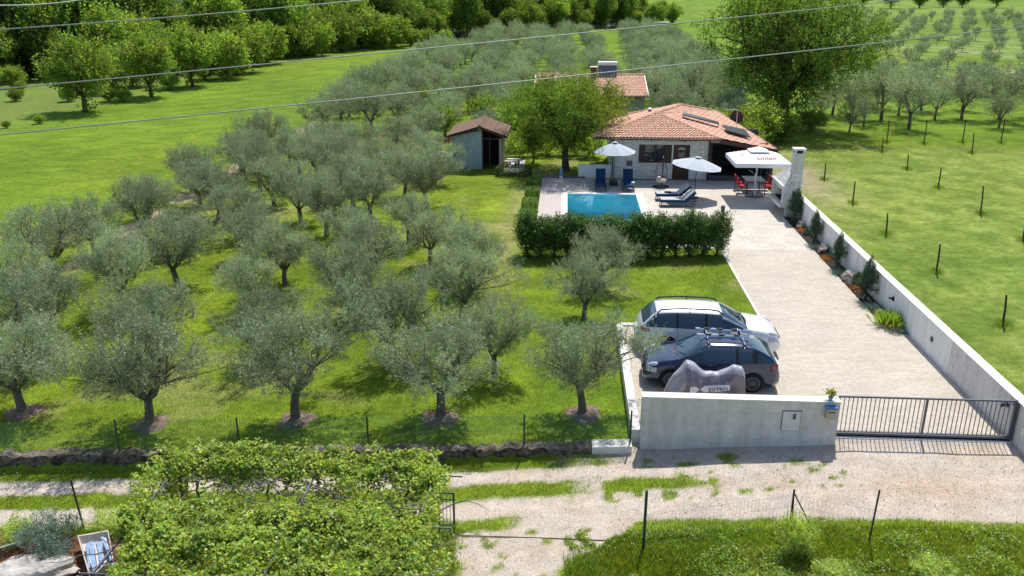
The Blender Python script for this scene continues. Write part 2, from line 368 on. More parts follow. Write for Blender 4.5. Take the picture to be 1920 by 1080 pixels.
# ------------------------------------------------------------------ plants
def make_tree(name, seed, leafm, barkm, rx, z0, z1, th, tr, ncl, clr, shoots, lps, LL, LW, lobes=4, hollow=.5, up=.5, drop=0.0,
              limbs=4, tvar=.28, hue=.07, warm=0, warm_col=(1.5, 1.0, .5), top_pow=1.0, lean=.12, squash=1.0, rough=.28, thin_branch=1.0, warm_side=0):
    rs = np.random.RandomState(seed); rd = random.Random(seed)
    cz = (z0 + z1) / 2; hz = (z1 - z0) / 2
    C = []; tries = 0; mind = clr * .75
    ph = rs.rand(6) * 6.28
    while len(C) < ncl and tries < ncl * 60:
        tries += 1
        d = rs.normal(size=3); d /= np.linalg.norm(d)
        u = hollow + (1 - hollow) * rs.rand() ** .6
        az = math.atan2(d[1], d[0]); lump = 1 + rough * (math.sin(2 * az + ph[0]) * .4 + math.sin(3 * az + ph[1]) * .35 + math.sin(5 * az + ph[2] + 3 * d[2]) * .35)
        zz = d[2] * u
        wid = 1.0 if zz > 0 else max(.3, (1 + zz) ** top_pow)
        p = np.array([d[0] * u * rx * lump * wid, d[1] * u * rx * lump * wid * squash, cz + zz * hz * (1 + .12 * math.sin(4 * az + ph[3]))])
        if tries < ncl * 30 and any(np.sum((p - q) ** 2) < mind * mind for q in C[-400:]): continue
        C.append(p)
    C = np.array(C); n = len(C)
    tb = MB(); top = np.array([lean * rd.uniform(-1, 1), lean * rd.uniform(-1, 1), th])
    tb.tube([(0, 0, -.15), (0, 0, .05), tuple(top * .5 + np.array([rd.uniform(-.04, .04), rd.uniform(-.04, .04), 0])), tuple(top)], [tr * 1.5, tr * 1.15, tr * .9, tr * .85], 9)
    az = np.arctan2(C[:, 1], C[:, 0]); sec = ((az + math.pi) / (2 * math.pi) * limbs + rs.rand()).astype(int) % limbs
    for k in range(limbs):
        idx = np.where(sec == k)[0]
        if len(idx) == 0: continue
        mean = C[idx].mean(0); node = top + (mean - top) * np.array([.55, .55, .5])
        mid = top + (node - top) * .5 + np.array([rd.uniform(-.1, .1), rd.uniform(-.1, .1), -.08]) * rx * .5
        tb.tube([tuple(top - np.array([0, 0, tr * .3])), tuple(mid), tuple(node)], [tr * .62, tr * .5, tr * .38], 6)
        node2 = node + (mean - node) * .6 + rs.normal(size=3) * .12 * rx
        tb.tube([tuple(node), tuple(node2)], [tr * .36, tr * .25], 5)
        for i in idx:
            a = node if rd.random() < .5 else node2
            m_ = (a + C[i]) / 2 + rs.normal(size=3) * .05 * rx
            tb.tube([tuple(a), tuple(m_), tuple(C[i])], [tr * .2 * thin_branch, tr * .14 * thin_branch, tr * .05 * thin_branch], 4, cap=False)
    root = thing(name, (0, 0, 0), None, None)
    tb.build('trunk', barkm, root, smooth=True, local=True)
    out = unit(C - np.array([0, 0, cz - hz * .5]))
    S0 = np.repeat(C, shoots, 0) + rs.normal(size=(n * shoots, 3)) * clr * .38
    SD = unit(np.repeat(out, shoots, 0) * .7 + rs.normal(size=(n * shoots, 3)) * .75 + np.array([0, 0, up]))
    SL = clr * (.5 + .8 * rs.rand(n * shoots))
    t = np.tile(np.linspace(.08, 1, lps), n * shoots)
    P = np.repeat(S0, lps, 0) + np.repeat(SD, lps, 0) * (t * np.repeat(SL, lps))[:, None]
    P[:, 2] -= drop * t * t * np.repeat(SL, lps)
    P += rs.normal(size=P.shape) * LL * .35
    D = unit(np.repeat(SD, lps, 0) * .8 + rs.normal(size=P.shape) * .8)
    V = leaves(rs, P, D, LL, LW, .4, lobes)
    ct = 1 + .16 * rs.normal(size=(n, 1)) * np.ones((1, 3)); ct[:, 0] += .05 * rs.normal(size=n)
    T = tint_arr(rs, len(P), lobes, tvar, hue, warm, warm_col) * np.repeat(np.clip(ct, .55, 1.5), shoots * lps * lobes, 0)
    if warm_side:
        k = np.clip((V[:, 0] / rx - .1) * 1.2, 0, 1)[:, None] * warm_side; T = T * (1 - k) + T * np.array([1.5, .85, .55]) * k
    me = np_mesh('crown', V, lobes, leafm, T)
    link('crown', me, root)
    return root
def protos(n, *a, **k): return [make_tree(a[0], a[1] + i * 13, *a[2:], **k) for i in range(n)]
used = set()
def place(proto, loc, rz, sc, label, cat, group=None):
    if proto.name in used: o = copy_tree(proto)
    else: o = proto; used.add(proto.name)
    o.location = loc; o.rotation_euler = (0, 0, rz); o.scale = sc if hasattr(sc, '__len__') else (sc, sc, sc)
    if 'group' in o: del o['group']
    setp(o, label, cat, group); return o
ORD = ['', 'first', 'second', 'third', 'fourth', 'fifth', 'sixth', 'seventh', 'eighth', 'ninth', 'tenth', 'eleventh', 'twelfth', 'thirteenth', 'fourteenth', 'fifteenth',
       'sixteenth', 'seventeenth', 'eighteenth', 'nineteenth', 'twentieth']
def ordn(i): return ORD[i] if i < len(ORD) else '%dth' % i

rd = random.Random(11)
def tuft(seed, n, h, spread, matn, Wd=.02, tintc=(1, 1, 1), lean=.5):
    rs = np.random.RandomState(seed); P = np.zeros((n, 3)); P[:, :2] = rs.normal(size=(n, 2)) * spread * .35
    D = unit(np.concatenate([P[:, :2] * lean / max(spread, .01) * 2 + rs.normal(size=(n, 2)) * .25, np.ones((n, 1))], 1))
    V = leaves(rs, P, D, h, Wd, 0, 4); return np_mesh('blades', V, 4, matn, tint_arr(rs, n, 4, .3, .05) * np.array(tintc))
def tuft_thing(name, x, y, me, label, cat, group=None, z=None):
    o = link(name, me); o.location = (x, y, g1(x, y) if z is None else z); setp(o, label, cat, group); return o
# ------------------------------------------------------------------ ground
def grass_mask(x, y):
    """1 = grass, 0 = bare gravel, for the strip in front of the property"""
    wv = y - .09 * x; n = fbm(x, y, 1.6, 4, 1) - .5; n2 = fbm(x, y, 5, 3, 5) - .5; j = n * .55 + n2 * .25
    g = np.ones_like(x)
    band = lambda a, b, c: sm(a - .08, a + .08, c) * (1 - sm(b - .08, b + .08, c))
    up = band(19.42, 20.08, wv + j * .5); lo = band(17.95, 18.72, wv + j * .6)
    g = g * (1 - up) * (1 - lo)
    # wide gravel on the right and in front of the wall
    edge = 17.72 - .02 * (x - 2)
    wide = sm(-.4, 1.6, x + j * 1.5)
    right = sm(edge - .08, edge + .08, y + j * .45) * wide * (1 - sm(21.3, 21.4, y))
    strip = band(18.78, 19.36, wv + j * .5) * (1 - sm(3.3, 4.6, x + j * 4)) * (1 - band(.35, 1.25, x + j))
    spots = sm(.60, .68, fbm(x, y, 2.6, 3, 9)) * band(18.3, 19.5, wv) * (1 - sm(7.5, 9, x))
    verge = sm(20.02, 20.2, wv + j * .5) * (1 - sm(1.0, 1.9, x + j)) * (1 - .75 * sm(.3, .55, n2 + .5))
    weeds = sm(.62, .70, fbm(x, y, 2.2, 3, 12)) * band(20.0, 20.9, y) * (1 - sm(6, 7.4, x)) * sm(1.8, 2.6, x)
    gr = np.clip(strip + spots * .9 + verge + weeds * .8, 0, 1)
    g = g * (1 - right) + right * gr
    # driveway running down to the bottom of the picture
    le = -2.35 + .15 * j; re = np.interp(y, [14, 15.8, 17.7], [-.8, .1, 2.1]) + j * .9
    dr = sm(le - .1, le + .1, x) * (1 - sm(re - .12, re + .12, x)) * (1 - sm(17.9, 18.3, wv))
    bits = sm(.60, .68, fbm(x, y, 3.1, 3, 15)) * .8 * (1 - sm(17.2, 17.5, y))
    gg = band(17.35, 17.85, wv + j * .5) * (1 - sm(-1.5, -.7, x + j))
    g = g * (1 - dr) + dr * np.clip(bits + gg, 0, 1)
    # garden soil under the tub and beside the shrubs
    return np.clip(g, 0, 1)
def soil_mask(x, y):
    n = fbm(x, y, 1.1, 3, 21) - .5
    return (1 - sm(-9.6, -9.2, x + n)) * (1 - sm(16.7, 17.0, y - .02 * x + n * .8)) * sm(-14.6, -13.6, x + n * 2)
GRASS = np.array([.165, .235, .018]); LAWN = np.array([.148, .225, .018]); MOWN = np.array([.165, .245, .035]); MEAD = np.array([.128, .215, .016])
DRY = np.array([.31, .28, .12]); GRAV = np.array([.50, .432, .365]); GRAV2 = np.array([.47, .37, .28]); SOIL = np.array([.17, .075, .045])
def ground_col(x, y):
    n1 = fbm(x, y, .12, 4, 2)[..., None]; n2 = fbm(x, y, .9, 4, 3)[..., None]; n3 = fbm(x, y, .03, 3, 4)[..., None]; n4 = fbm(x, y, 3.1, 3, 8)[..., None]
    c = np.ones(x.shape + (3,)) * MEAD
    lawn = (sm(-22.5, -21.5, x) * (1 - sm(12.3, 12.5, x)) * (1 - sm(60, 64, y)))[..., None]
    c = c * (1 - lawn) + LAWN * lawn
    mown = (sm(12.4, 12.6, x) * (1 - sm(65.5, 66.5, y + .05 * (x - 13))) * sm(20, 21, y))[..., None]
    mc = MOWN * (1 - .0 * n1) + (DRY - MOWN) * .6 * np.clip((n4 - .5) * 1.6 + (n2 - .5) * 1.2 + (n1 - .5) * .7, 0, .3)
    stripes = (.5 + .5 * np.sin((x * .75 + y * .38) * 3.2 + 3 * fbm(x, y, .2, 2, 6)))[..., None] * .13
    c = c * (1 - mown) + (mc * (1 - stripes)) * mown
    c = c * (.62 + .76 * n2) * (.80 + .40 * n1) * (.78 + .44 * n4)
    c[..., 0] *= (.86 + .36 * n3[..., 0]) * (.9 + .2 * n2[..., 0])
    # dry yellow patches on the lawn
    dryp = (np.clip((fbm(x, y, .35, 3, 17) - .60) * 3.5, 0, .45))[..., None] * lawn
    strip = (np.exp(-((x + 2.6 - .02 * (y - 40)) / .7) ** 2) * sm(28, 36, y) * (1 - sm(50, 54, y)) * .6)[..., None] * (.4 + n2)
    c = c + (DRY - c) * np.clip(dryp + strip, 0, .7)
    # scrub corner of the meadow is duller; far right fields paler
    sc_ = ((1 - sm(-52, -44, x)) * sm(60, 75, y))[..., None] * .55
    c = c + (np.array([.17, .21, .065]) - c) * sc_
    fr = (sm(.20, .24, x / np.maximum(y, 1)) * sm(100, 112, y))[..., None] * np.clip((n1 - .35) * 1.4, 0, .6)
    c = c + (np.array([.23, .27, .09]) - c) * fr
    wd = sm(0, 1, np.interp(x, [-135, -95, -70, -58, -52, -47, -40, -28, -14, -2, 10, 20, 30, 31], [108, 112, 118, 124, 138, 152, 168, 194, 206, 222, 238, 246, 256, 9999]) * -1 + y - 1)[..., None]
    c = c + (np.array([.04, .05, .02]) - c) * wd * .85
    # sandy track along the left edge of the grove
    jn = fbm(x, y, .8, 3, 30) - .5
    sp = (np.exp(-((x + 21.9 + jn * 1.6) / .75) ** 4) * sm(33, 37, y) * (1 - sm(74, 80, y)) * sm(.38, .5, fbm(x, y, .5, 3, 31)))[..., None]
    c = c + (np.array([.48, .36, .24]) - c) * sp
    # bare ground under the far olives' first rows, white strips in the far right orchard
    ws = (np.exp(-((y - 128 + .55 * (x - 58) + 3 * jn) / 1.2) ** 2) * sm(46, 50, x) * (1 - sm(72, 78, x)))[..., None] * .75
    c = c + (np.array([.42, .40, .30]) - c) * ws
    fl_ = (sm(.66, .72, fbm(x, y, 2.2, 3, 44)) * (x > 40) * (y > 100) * (y < 240))[..., None] * .25
    c = c + (np.array([.5, .5, .42]) - c) * fl_
    # bare earth by the far hedge, and the brown line at the field's top edge
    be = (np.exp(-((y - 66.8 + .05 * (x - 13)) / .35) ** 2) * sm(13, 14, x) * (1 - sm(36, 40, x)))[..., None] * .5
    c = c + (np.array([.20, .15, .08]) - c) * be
    bare = (np.exp(-(((x - 15.2) / 1.7) ** 2 + ((y - 55.5) / 6.5) ** 2)) * (.5 + n2[..., 0]) )[..., None] * .8
    c = c + (np.array([.36, .29, .2]) - c) * np.clip(bare, 0, .8)
    return c
def axis(breaks):
    out = [breaks[0][0]]
    for (a, b, st) in breaks:
        n = max(1, int(round((b - a) / st))); out += list(np.linspace(a, b, n + 1)[1:])
    return np.array(out)
def grid_obj(name, xs, ys, keep, material, zoff=0.0, under=False, kind='structure', colf=None):
    X, Y = np.meshgrid(xs, ys, indexing='ij'); Z = gz(X, Y) + zoff
    Z = Z + (fbm(X, Y, .6, 3, 50) - .5) * .05 * (1 - sm(.0, .01, ((X > 2) & (X < 12.6) & (Y > 21)).astype(float)))
    Z = Z + (fbm(X, Y, .03, 3, 51) - .5) * 1.6 * sm(90, 160, Y)
    if under:
        ins = ((X > -1.3) & (X < 12.35) & (Y > 39.1) & (Y < 53.6)); Z = np.where(ins, Z - 2.2, Z)
        ins = ((X > -20) & (X < 15) & (Y > 13) & (Y < 21.5)); Z = np.where(ins, Z - .06, Z)
        ins = ((X > 2.4) & (X < 12.45) & (Y > 21.2) & (Y < 29.0)) | ((X > 7.6) & (X < 12.45) & (Y > 28.5) & (Y < 40)); Z = np.where(ins, Z - .25, Z)
        ins = ((X > 12.3) & (X < 12.8) & (Y > 21)); Z = np.where(ins, Z - .05, Z)
    C = (colf or ground_col)(X, Y); nx, ny = X.shape
    idx = np.arange(nx * ny).reshape(nx, ny)
    F = np.stack([idx[:-1, :-1], idx[1:, :-1], idx[1:, 1:], idx[:-1, 1:]], -1).reshape(-1, 4)
    cx = (X[:-1, :-1] + X[1:, 1:]) / 2; cy_ = (Y[:-1, :-1] + Y[1:, 1:]) / 2
    F = F[keep(cx, cy_).reshape(-1)]
    V = np.stack([X, Y, Z], -1).reshape(-1, 3); u = np.unique(F); mp = -np.ones(len(V), int); mp[u] = np.arange(len(u))
    me = np_mesh(name, V[u], 4, material, C.reshape(-1, 3)[u], 'col', F=mp[F])
    me.polygons.foreach_set('use_smooth', [True] * len(me.polygons))
    o = link(name, me); setp(o, kind=kind); return o
xs = axis([(-900, -200, 50), (-200, -60, 6), (-60, -30, 1), (-30, 30, .25), (30, 60, 1), (60, 240, 5), (240, 1400, 80)])
ys = axis([(-40, 10, 5), (10, 62, .25), (62, 110, .6), (110, 260, 2), (260, 700, 20), (700, 2400, 200)])
inside = lambda x, y: (x > -19.75) & (x < 14.75) & (y > 13.25) & (y < 21.25)
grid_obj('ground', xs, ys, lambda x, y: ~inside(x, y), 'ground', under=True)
def track_col(X, Y):
    g = grass_mask(X, Y)[..., None]; n = fbm(X, Y, 1.2, 4, 60)[..., None]; nn = fbm(X, Y, 9, 2, 61)[..., None]
    gr = GRAV * (1 - np.clip((n - .45) * 2.0, 0, 1)) + GRAV2 * np.clip((n - .45) * 2.0, 0, 1)
    og = (np.exp(-(((X - 9.2) / 1.6) ** 2 + ((Y - 18.9) / .7) ** 2)))[..., None]; gr = gr + (np.array([.46, .33, .22]) - gr) * og * .6
    wv = Y - .09 * X; rut = (np.exp(-((wv - 19.75 + (n[..., 0] - .5) * .3) / .16) ** 2) + np.exp(-((wv - 18.35 + (n[..., 0] - .5) * .3) / .16) ** 2))[..., None]
    gr = gr * (.86 + .20 * nn) * (1 + .10 * rut)
    c = np.ones(X.shape + (3,)) * GRASS * (.75 + .5 * n) * (.85 + .3 * nn)
    far_ = sm(.55, .68, fbm(X, Y, .9, 3, 66))[..., None] * sm(0, 1, 17 - Y)[..., None] * (X > 4)[..., None] * .55
    c = c + (DRY - c) * far_
    s = soil_mask(X, Y)[..., None]; c = c * (1 - s) + SOIL * (.6 + .8 * nn) * s
    return c * g + gr * (1 - g)
fx = axis([(-20, 15, .125)]); fy = axis([(13, 21.5, .125)])
gm = lambda x, y: (grass_mask(x, y) < .5)
grid_obj('gravel_track', fx, fy, lambda x, y: gm(x, y), 'track', colf=track_col)
grid_obj('grass_verge', fx, fy, lambda x, y: ~gm(x, y), 'ground', colf=track_col)

# grass blades
def blades(name, n, x0, x1, y0, y1, maskf, h, wd, seed, colf, label=None, hv=.4, mname='blade'):
    rs = np.random.RandomState(seed); x = x0 + (x1 - x0) * rs.rand(n); y = y0 + (y1 - y0) * rs.rand(n)
    mk = maskf(x, y); k = rs.rand(n) < mk; x = x[k]; y = y[k]; n = len(x)
    z = gz(x, y) + (fbm(x, y, .6, 3, 50) - .5) * .05
    hh = (h(x, y) if callable(h) else h) * (.5 + rs.rand(n)); a = rs.rand(n) * 6.283; l = hv * hh
    w_ = wd * (.6 + .8 * rs.rand(n)); b = rs.rand(n) * 6.283
    P = np.stack([x, y, z - .01], 1); A = P + np.stack([np.cos(a) * w_, np.sin(a) * w_, 0 * w_], 1); B = P - np.stack([np.cos(a) * w_, np.sin(a) * w_, 0 * w_], 1)
    T = P + np.stack([np.cos(b) * l, np.sin(b) * l, hh], 1)
    V = np.stack([A, B, T], 1).reshape(-1, 3)
    c = colf(x, y, rs) ; me = np_mesh(name, V, 3, mname, np.repeat(c, 3, 0)); o = link(name, me); setp(o, kind='stuff', label=label); return o
def bc(var=.3, hue=.12):
    def f(x, y, rs):
        n = len(x); b = (.80 + .5 * fbm(x, y, .8, 3, 70))[:, None] * (1 + var * (rs.rand(n, 1) * 2 - 1)); h = rs.normal(size=(n, 1)) * hue + (fbm(x, y, .3, 3, 71)[:, None] - .5) * .4
        return np.clip(b * np.concatenate([1 + h, np.ones((n, 1)), 1 - h * .5], 1), .1, 2.5)
    return f
def veg(x, y): return np.clip(grass_mask(x, y) ** 1.4, .02, 1) * (1 - soil_mask(x, y))
lawn_m = lambda x, y: ((y - .09 * x > 20.75) & (x < 2.0) | (y > 29.2) & (x < 7.4)).astype(float)
blades('lawn_grass', 230000, -21.5, 7.4, 20.6, 37.5, lawn_m, .055, .008, 5, bc(), 'short lawn grass between the olive trees')
blades('verge_grass', 150000, -18, 13, 15.8, 20.75, lambda x, y: veg(x, y) * (x < 12.5) * (y - .09 * x < 20.6), lambda x, y: .055 + .04 * fbm(x, y, 1, 2, 77), .007, 6, bc(.35, .2), 'short grass growing along the gravel track')
tallm = lambda x, y: veg(x, y) * ((y < 17.3) & ((x > .2) | (x < -2.2)))
blades('tall_grass', 210000, -14, 14, 13.2, 17.6, tallm, lambda x, y: .09 + .55 * np.clip(fbm(x, y, 1.1, 3, 78) - .38, 0, 1) * sm(0, 1.6, 17.4 - y), .009, 7, bc(.45, .28), 'tall meadow grass in the foreground', hv=.5)
rs = np.random.RandomState(55); n = 52000; x = rs.uniform(-3, 13, n); y = rs.uniform(13.2, 17.5, n); k = (grass_mask(x, y) > .5) & (fbm(x, y, 1.3, 3, 178) > .53) & ((x > .2) | (x < -2.2)) & (y < 17.2); x = x[k]; y = y[k]
P = np.stack([x, y, gz(x, y) + .03 + (.05 + .45 * np.clip(fbm(x, y, 1.3, 3, 178) - .50, 0, 1) * 2) * rs.rand(len(x))], 1)
o = link('weeds', np_mesh('weeds', leaves(rs, P, rs.normal(size=P.shape) + np.array([0, 0, .4]), .075, .04, .5, 4), 4, 'vine', tint_arr(rs, len(x), 4, .4, .12) * np.array([.72, .78, .7]))); setp(o, label='leafy weeds growing in the tall foreground grass', kind='stuff')
rs = np.random.RandomState(99); n = 5200; x = rs.uniform(-18, 13, n); y = rs.uniform(15, 20.8, n); k = (grass_mask(x, y) > .5) & (fbm(x, y, 1.1, 3, 81) > .52) & (soil_mask(x, y) < .3) & ((x < 2) | (y < 17.5)); x = x[k]; y = y[k]
P = np.stack([x, y, gz(x, y) + .07 + .1 * rs.rand(len(x)) * (y < 17)], 1)
o = link('daisies', np_mesh('daisies', leaves(rs, P, rs.normal(size=P.shape), .024, .022, 2, 4), 4, 'white')); setp(o, label='tiny white daisies in the grass beside the track', kind='stuff')
# stones scattered on the gravel
n = 7000; x = rs.uniform(-15, 12.3, n); y = rs.uniform(15, 20.9, n); k = (grass_mask(x, y) < .3); x = x[k]; y = y[k]
def stones(x, y, z, r, seed, mname, name, label):
    rs = np.random.RandomState(seed); n = len(x); base = np.array([[1, 0, 0], [-1, 0, 0], [0, 1, 0], [0, -1, 0], [0, 0, .7], [0, 0, -.4]], float)
    tri = np.array([[0, 2, 4], [2, 1, 4], [1, 3, 4], [3, 0, 4], [2, 0, 5], [1, 2, 5], [3, 1, 5], [0, 3, 5]])
    V = base[None] * (.7 + .6 * rs.rand(n, 6, 1)) * r[:, None, None]; a = rs.rand(n) * 6.28; ca, sa = np.cos(a), np.sin(a)
    V = np.stack([V[..., 0] * ca[:, None] - V[..., 1] * sa[:, None], V[..., 0] * sa[:, None] + V[..., 1] * ca[:, None], V[..., 2]], -1) + np.stack([x, y, z], 1)[:, None]
    F = (tri[None] + 6 * np.arange(n)[:, None, None]).reshape(-1, 3)
    o = link(name, np_mesh(name, V.reshape(-1, 3), 3, mname, F=F)); setp(o, label=label, kind='stuff'); return o
stones(x, y, gz(x, y) + .005, .006 + .016 * rs.rand(len(x)) ** 3, 3, 'rubble', 'loose_gravel', 'loose pale stones on the gravel track')

# ------------------------------------------------------------------ paving, pool, walls
def struct(o): return setp(o, kind='structure')
drive = [(2.3, 21.35), (12.38, 21.35), (12.38, 28.85), (12.1, 28.95), (11.87, 29.3), (11.78, 30.0), (11.78, 44.95), (12.38, 44.95), (12.38, 53.75), (8.98, 53.75), (8.98, 46.0), (7.49, 46.0), (7.49, 29.05), (2.3, 29.05)]
# driveway in two butting rectangles-with-holes free slabs
struct(MB().prism([(2.3, 21.35), (12.38, 21.35), (12.38, 28.85), (12.1, 28.95), (11.87, 29.3), (11.78, 30.0), (11.78, 39.0), (7.5, 39.0), (7.5, 29.05), (2.3, 29.05)], -.5, 0).build('driveway', 'paving'))
struct(MB().prism([(4.7, 39.0), (11.78, 39.0), (11.78, 44.95), (12.38, 44.95), (12.38, 53.9), (-.11, 53.9), (-.11, 50.04), (4.7, 50.04)], -.5, .0).build('terrace', 'deck'))
m_ = MB(); m_.box(-1.36, 39, -.5, -.115, 53.85, 0); struct(m_.build('side_paving', 'slab'))
m_ = MB(); m_.box(-.11, 39.0, -.5, 4.696, 41.14, 0); struct(m_.build('near_terrace', 'deck'))
m_ = MB(); m_.box(4.28, 41.144, -.5, 4.696, 50.036, .012); m_.box(-.11, 41.144, -.5, .26, 50.036, .012); m_.box(.264, 49.64, -.5, 4.276, 50.036, .012); m_.box(.264, 41.144, -.5, 4.276, 41.54, .012)
setp(m_.build('pool_edge', 'coping'), kind='structure')
m_ = MB(); X0, X1, Y0, Y1, D = .26, 4.28, 41.54, 49.64, -1.3
e_ = .006; m_.add([(X0 + e_, Y0 + e_, D), (X1 - e_, Y0 + e_, D), (X1 - e_, Y1 - e_, D), (X0 + e_, Y1 - e_, D), (X0 + e_, Y0 + e_, -.005), (X1 - e_, Y0 + e_, -.005), (X1 - e_, Y1 - e_, -.005), (X0 + e_, Y1 - e_, -.005)], [(0, 1, 2, 3), (4, 7, 3, 0), (7, 6, 2, 3), (6, 5, 1, 2), (5, 4, 0, 1)])
pr_ = setp(thing('swimming_pool', (2.4, 45.6, 0), 'small rectangular blue swimming pool behind the hedge', 'pool')); m_.build('basin', 'pool', pr_)
wm = bpy.data.materials.new('pool_water'); wm.use_nodes = True; n_ = wm.node_tree; L_ = n_.links; n_.nodes.remove(n_.nodes["Principled BSDF"])
tr_ = n_.nodes.new("ShaderNodeBsdfTransparent"); tr_.inputs[0].default_value = (.60, .90, .97, 1); gl_ = n_.nodes.new("ShaderNodeBsdfGlossy"); gl_.inputs[1].default_value = .04
fr_ = n_.nodes.new("ShaderNodeFresnel"); fr_.inputs[0].default_value = 1.33; mx_ = n_.nodes.new("ShaderNodeMixShader"); nz_ = n_.nodes.new("ShaderNodeTexNoise"); nz_.inputs[2].default_value = 4
bp_ = n_.nodes.new("ShaderNodeBump"); bp_.inputs[0].default_value = .25; bp_.inputs[1].default_value = .03; L_.new(nz_.outputs[0], bp_.inputs["Height"]); L_.new(bp_.outputs[0], gl_.inputs["Normal"]); L_.new(bp_.outputs[0], fr_.inputs["Normal"])
L_.new(fr_.outputs[0], mx_.inputs[0]); L_.new(tr_.outputs[0], mx_.inputs[1]); L_.new(gl_.outputs[0], mx_.inputs[2]); L_.new(mx_.outputs[0], n_.nodes["Material Output"].inputs[0]); M['water'] = wm
m_ = MB(); m_.add([(X0 + .007, Y0 + .007, -.05), (X1 - .007, Y0 + .007, -.05), (X1 - .007, Y1 - .007, -.05), (X0 + .007, Y1 - .007, -.05)], [(0, 1, 2, 3)]); m_.build('water', 'water', pr_)
for x_ in (1.05, 3.5): MB().box(x_ - .32, Y1 - .10, -.30, x_ + .32, Y1 - .008, -.12).build('skimmer', 'white', pr_)
# kerbs along the driveway's lawn edge and parking
m_ = MB(); m_.box(7.40, 29.15, -.5, 7.497, 38.9, .03); setp(m_.build('kerb', 'wallcap'), kind='structure')
m_ = MB(); m_.box(2.05, 21.3, -.75, 2.297, 29.3, .05); m_.box(2.3, 29.053, -.6, 4.2, 29.3, .05); o = m_.build('parking_retaining_wall', 'wallcap'); setp(o, 'low pale retaining wall along the left side of the parking bay', 'wall')
# flower bed
m_ = MB(); poly = [(11.79, 30.0), (11.88, 29.3), (12.11, 28.96), (12.37, 28.87), (12.37, 44.94), (11.79, 44.94)]
m_.prism(poly, -.2, .03); setp(m_.build('mulch_bed', 'bed'), kind='stuff', label='dark mulch of the flower bed along the white wall')
# right boundary wall: smooth white part then board-marked concrete near the gate
wr = thing('boundary_wall', (12.4, 45, 0), 'long low white boundary wall between the driveway and the mown field', 'wall')
m_ = MB(); m_.box(12.38, 25.6, -.3, 12.66, 46.3, 1.17); m_.build('white_section', 'render_white', wr)
m_ = MB(); m_.box(12.38, 18.2, -.5, 12.66, 25.595, 1.17); m_.build('concrete_section', 'concrete', wr)
m_ = MB(); m_.box(12.36, 18.19, 1.172, 12.68, 46.31, 1.20); m_.build('coping', 'wallcap', wr)
m_ = MB(); m_.obox((12.365, 27.0, .62), (.03, .16, .16)); m_.build('socket_box', 'blackmetal', wr)
m_ = MB(); m_.obox((12.36, 21.9, .85), (.04, .16, .10)); m_.tube([(12.30, 21.9, .86), (12.2, 21.9, .80)], .05); m_.build('gate_lamp', 'blackmetal', wr)
m_ = MB(); m_.obox((12.365, 20.9, .55), (.03, .12, .2)); m_.build('intercom', 'white', wr)
m_ = MB(); m_.obox((12.36, 30.6, .72), (.06, .12, .16)); m_.tube([(12.33, 30.6, .72), (12.2, 30.6, .76)], .04); m_.build('wall_lamp', 'blackmetal', wr)
# front wall
fw = thing('front_wall', (4.9, 21.1, -.4), 'pale board marked concrete wall in front of the parked cars, left of the gate', 'wall')
m_ = MB(); m_.box(2.28, 21.02, -.75, 7.56, 21.30, 1.19); m_.build('wall_body', 'concrete', fw)
m_ = MB(); m_.box(2.26, 21.0, 1.192, 7.58, 21.32, 1.225); m_.build('coping', 'wallcap', fw)
m_ = MB(); a = aty(1468, 770, 21.0); b = aty(1493, 808, 21.0)
m_.box(a.x, 21.0, b.z, a.x + .50, 21.018, a.z); m_.build('cabinet_frame', 'greymetal', fw)
m_ = MB(); m_.box(a.x + .015, 20.985, b.z + .015, a.x + .485, 20.998, a.z - .015); cd = m_.build('cabinet_door', 'frame_w', fw)
m_ = MB(); m_.box(a.x + .28, 20.972, a.z - .24, a.x + .36, 20.984, a.z - .08); m_.build('meter_window', 'greymetal', cd)
mb_ = thing('letter_box', (7.32, 20.95, .9), 'small beige letter box with a blue lid hung at the gate end of the wall', 'letter box')
m_ = MB(); m_.box(7.17, 20.84, .78, 7.42, 21.0, 1.08); m_.build('box', 'beige', mb_); m_ = MB(); m_.box(7.15, 20.82, 1.083, 7.44, 21.0, 1.13); m_.build('lid', 'bluebox', mb_); m_ = MB(); m_.box(7.21, 20.83, .98, 7.38, 20.838, 1.0); m_.build('slot', 'dark', mb_)
fp = thing('flower_pot', (7.31, 21.12, 1.225), 'small pot of yellow flowers standing on the end of the front wall', 'flower pot')
MB().lathe((7.31, 21.12, 1.226), [(.045, 0), (.065, .08), (.07, .09)], 12).build('pot', 'bluetin', fp)
rs2 = np.random.RandomState(5); P = rs2.normal(size=(160, 3)) * np.array([.055, .055, .05]) + np.array([0, 0, .2])
link('leaves', np_mesh('leaves', leaves(rs2, P, rs2.normal(size=P.shape), .07, .035, .3, 4), 4, 'box', tint_arr(rs2, 160, 4)), fp)
P = rs2.normal(size=(60, 3)) * np.array([.06, .06, .03]) + np.array([0, 0, .26])
link('blossoms', np_mesh('blossoms', leaves(rs2, P, rs2.normal(size=P.shape), .06, .05, .3, 4), 4, 'yellow'), fp)
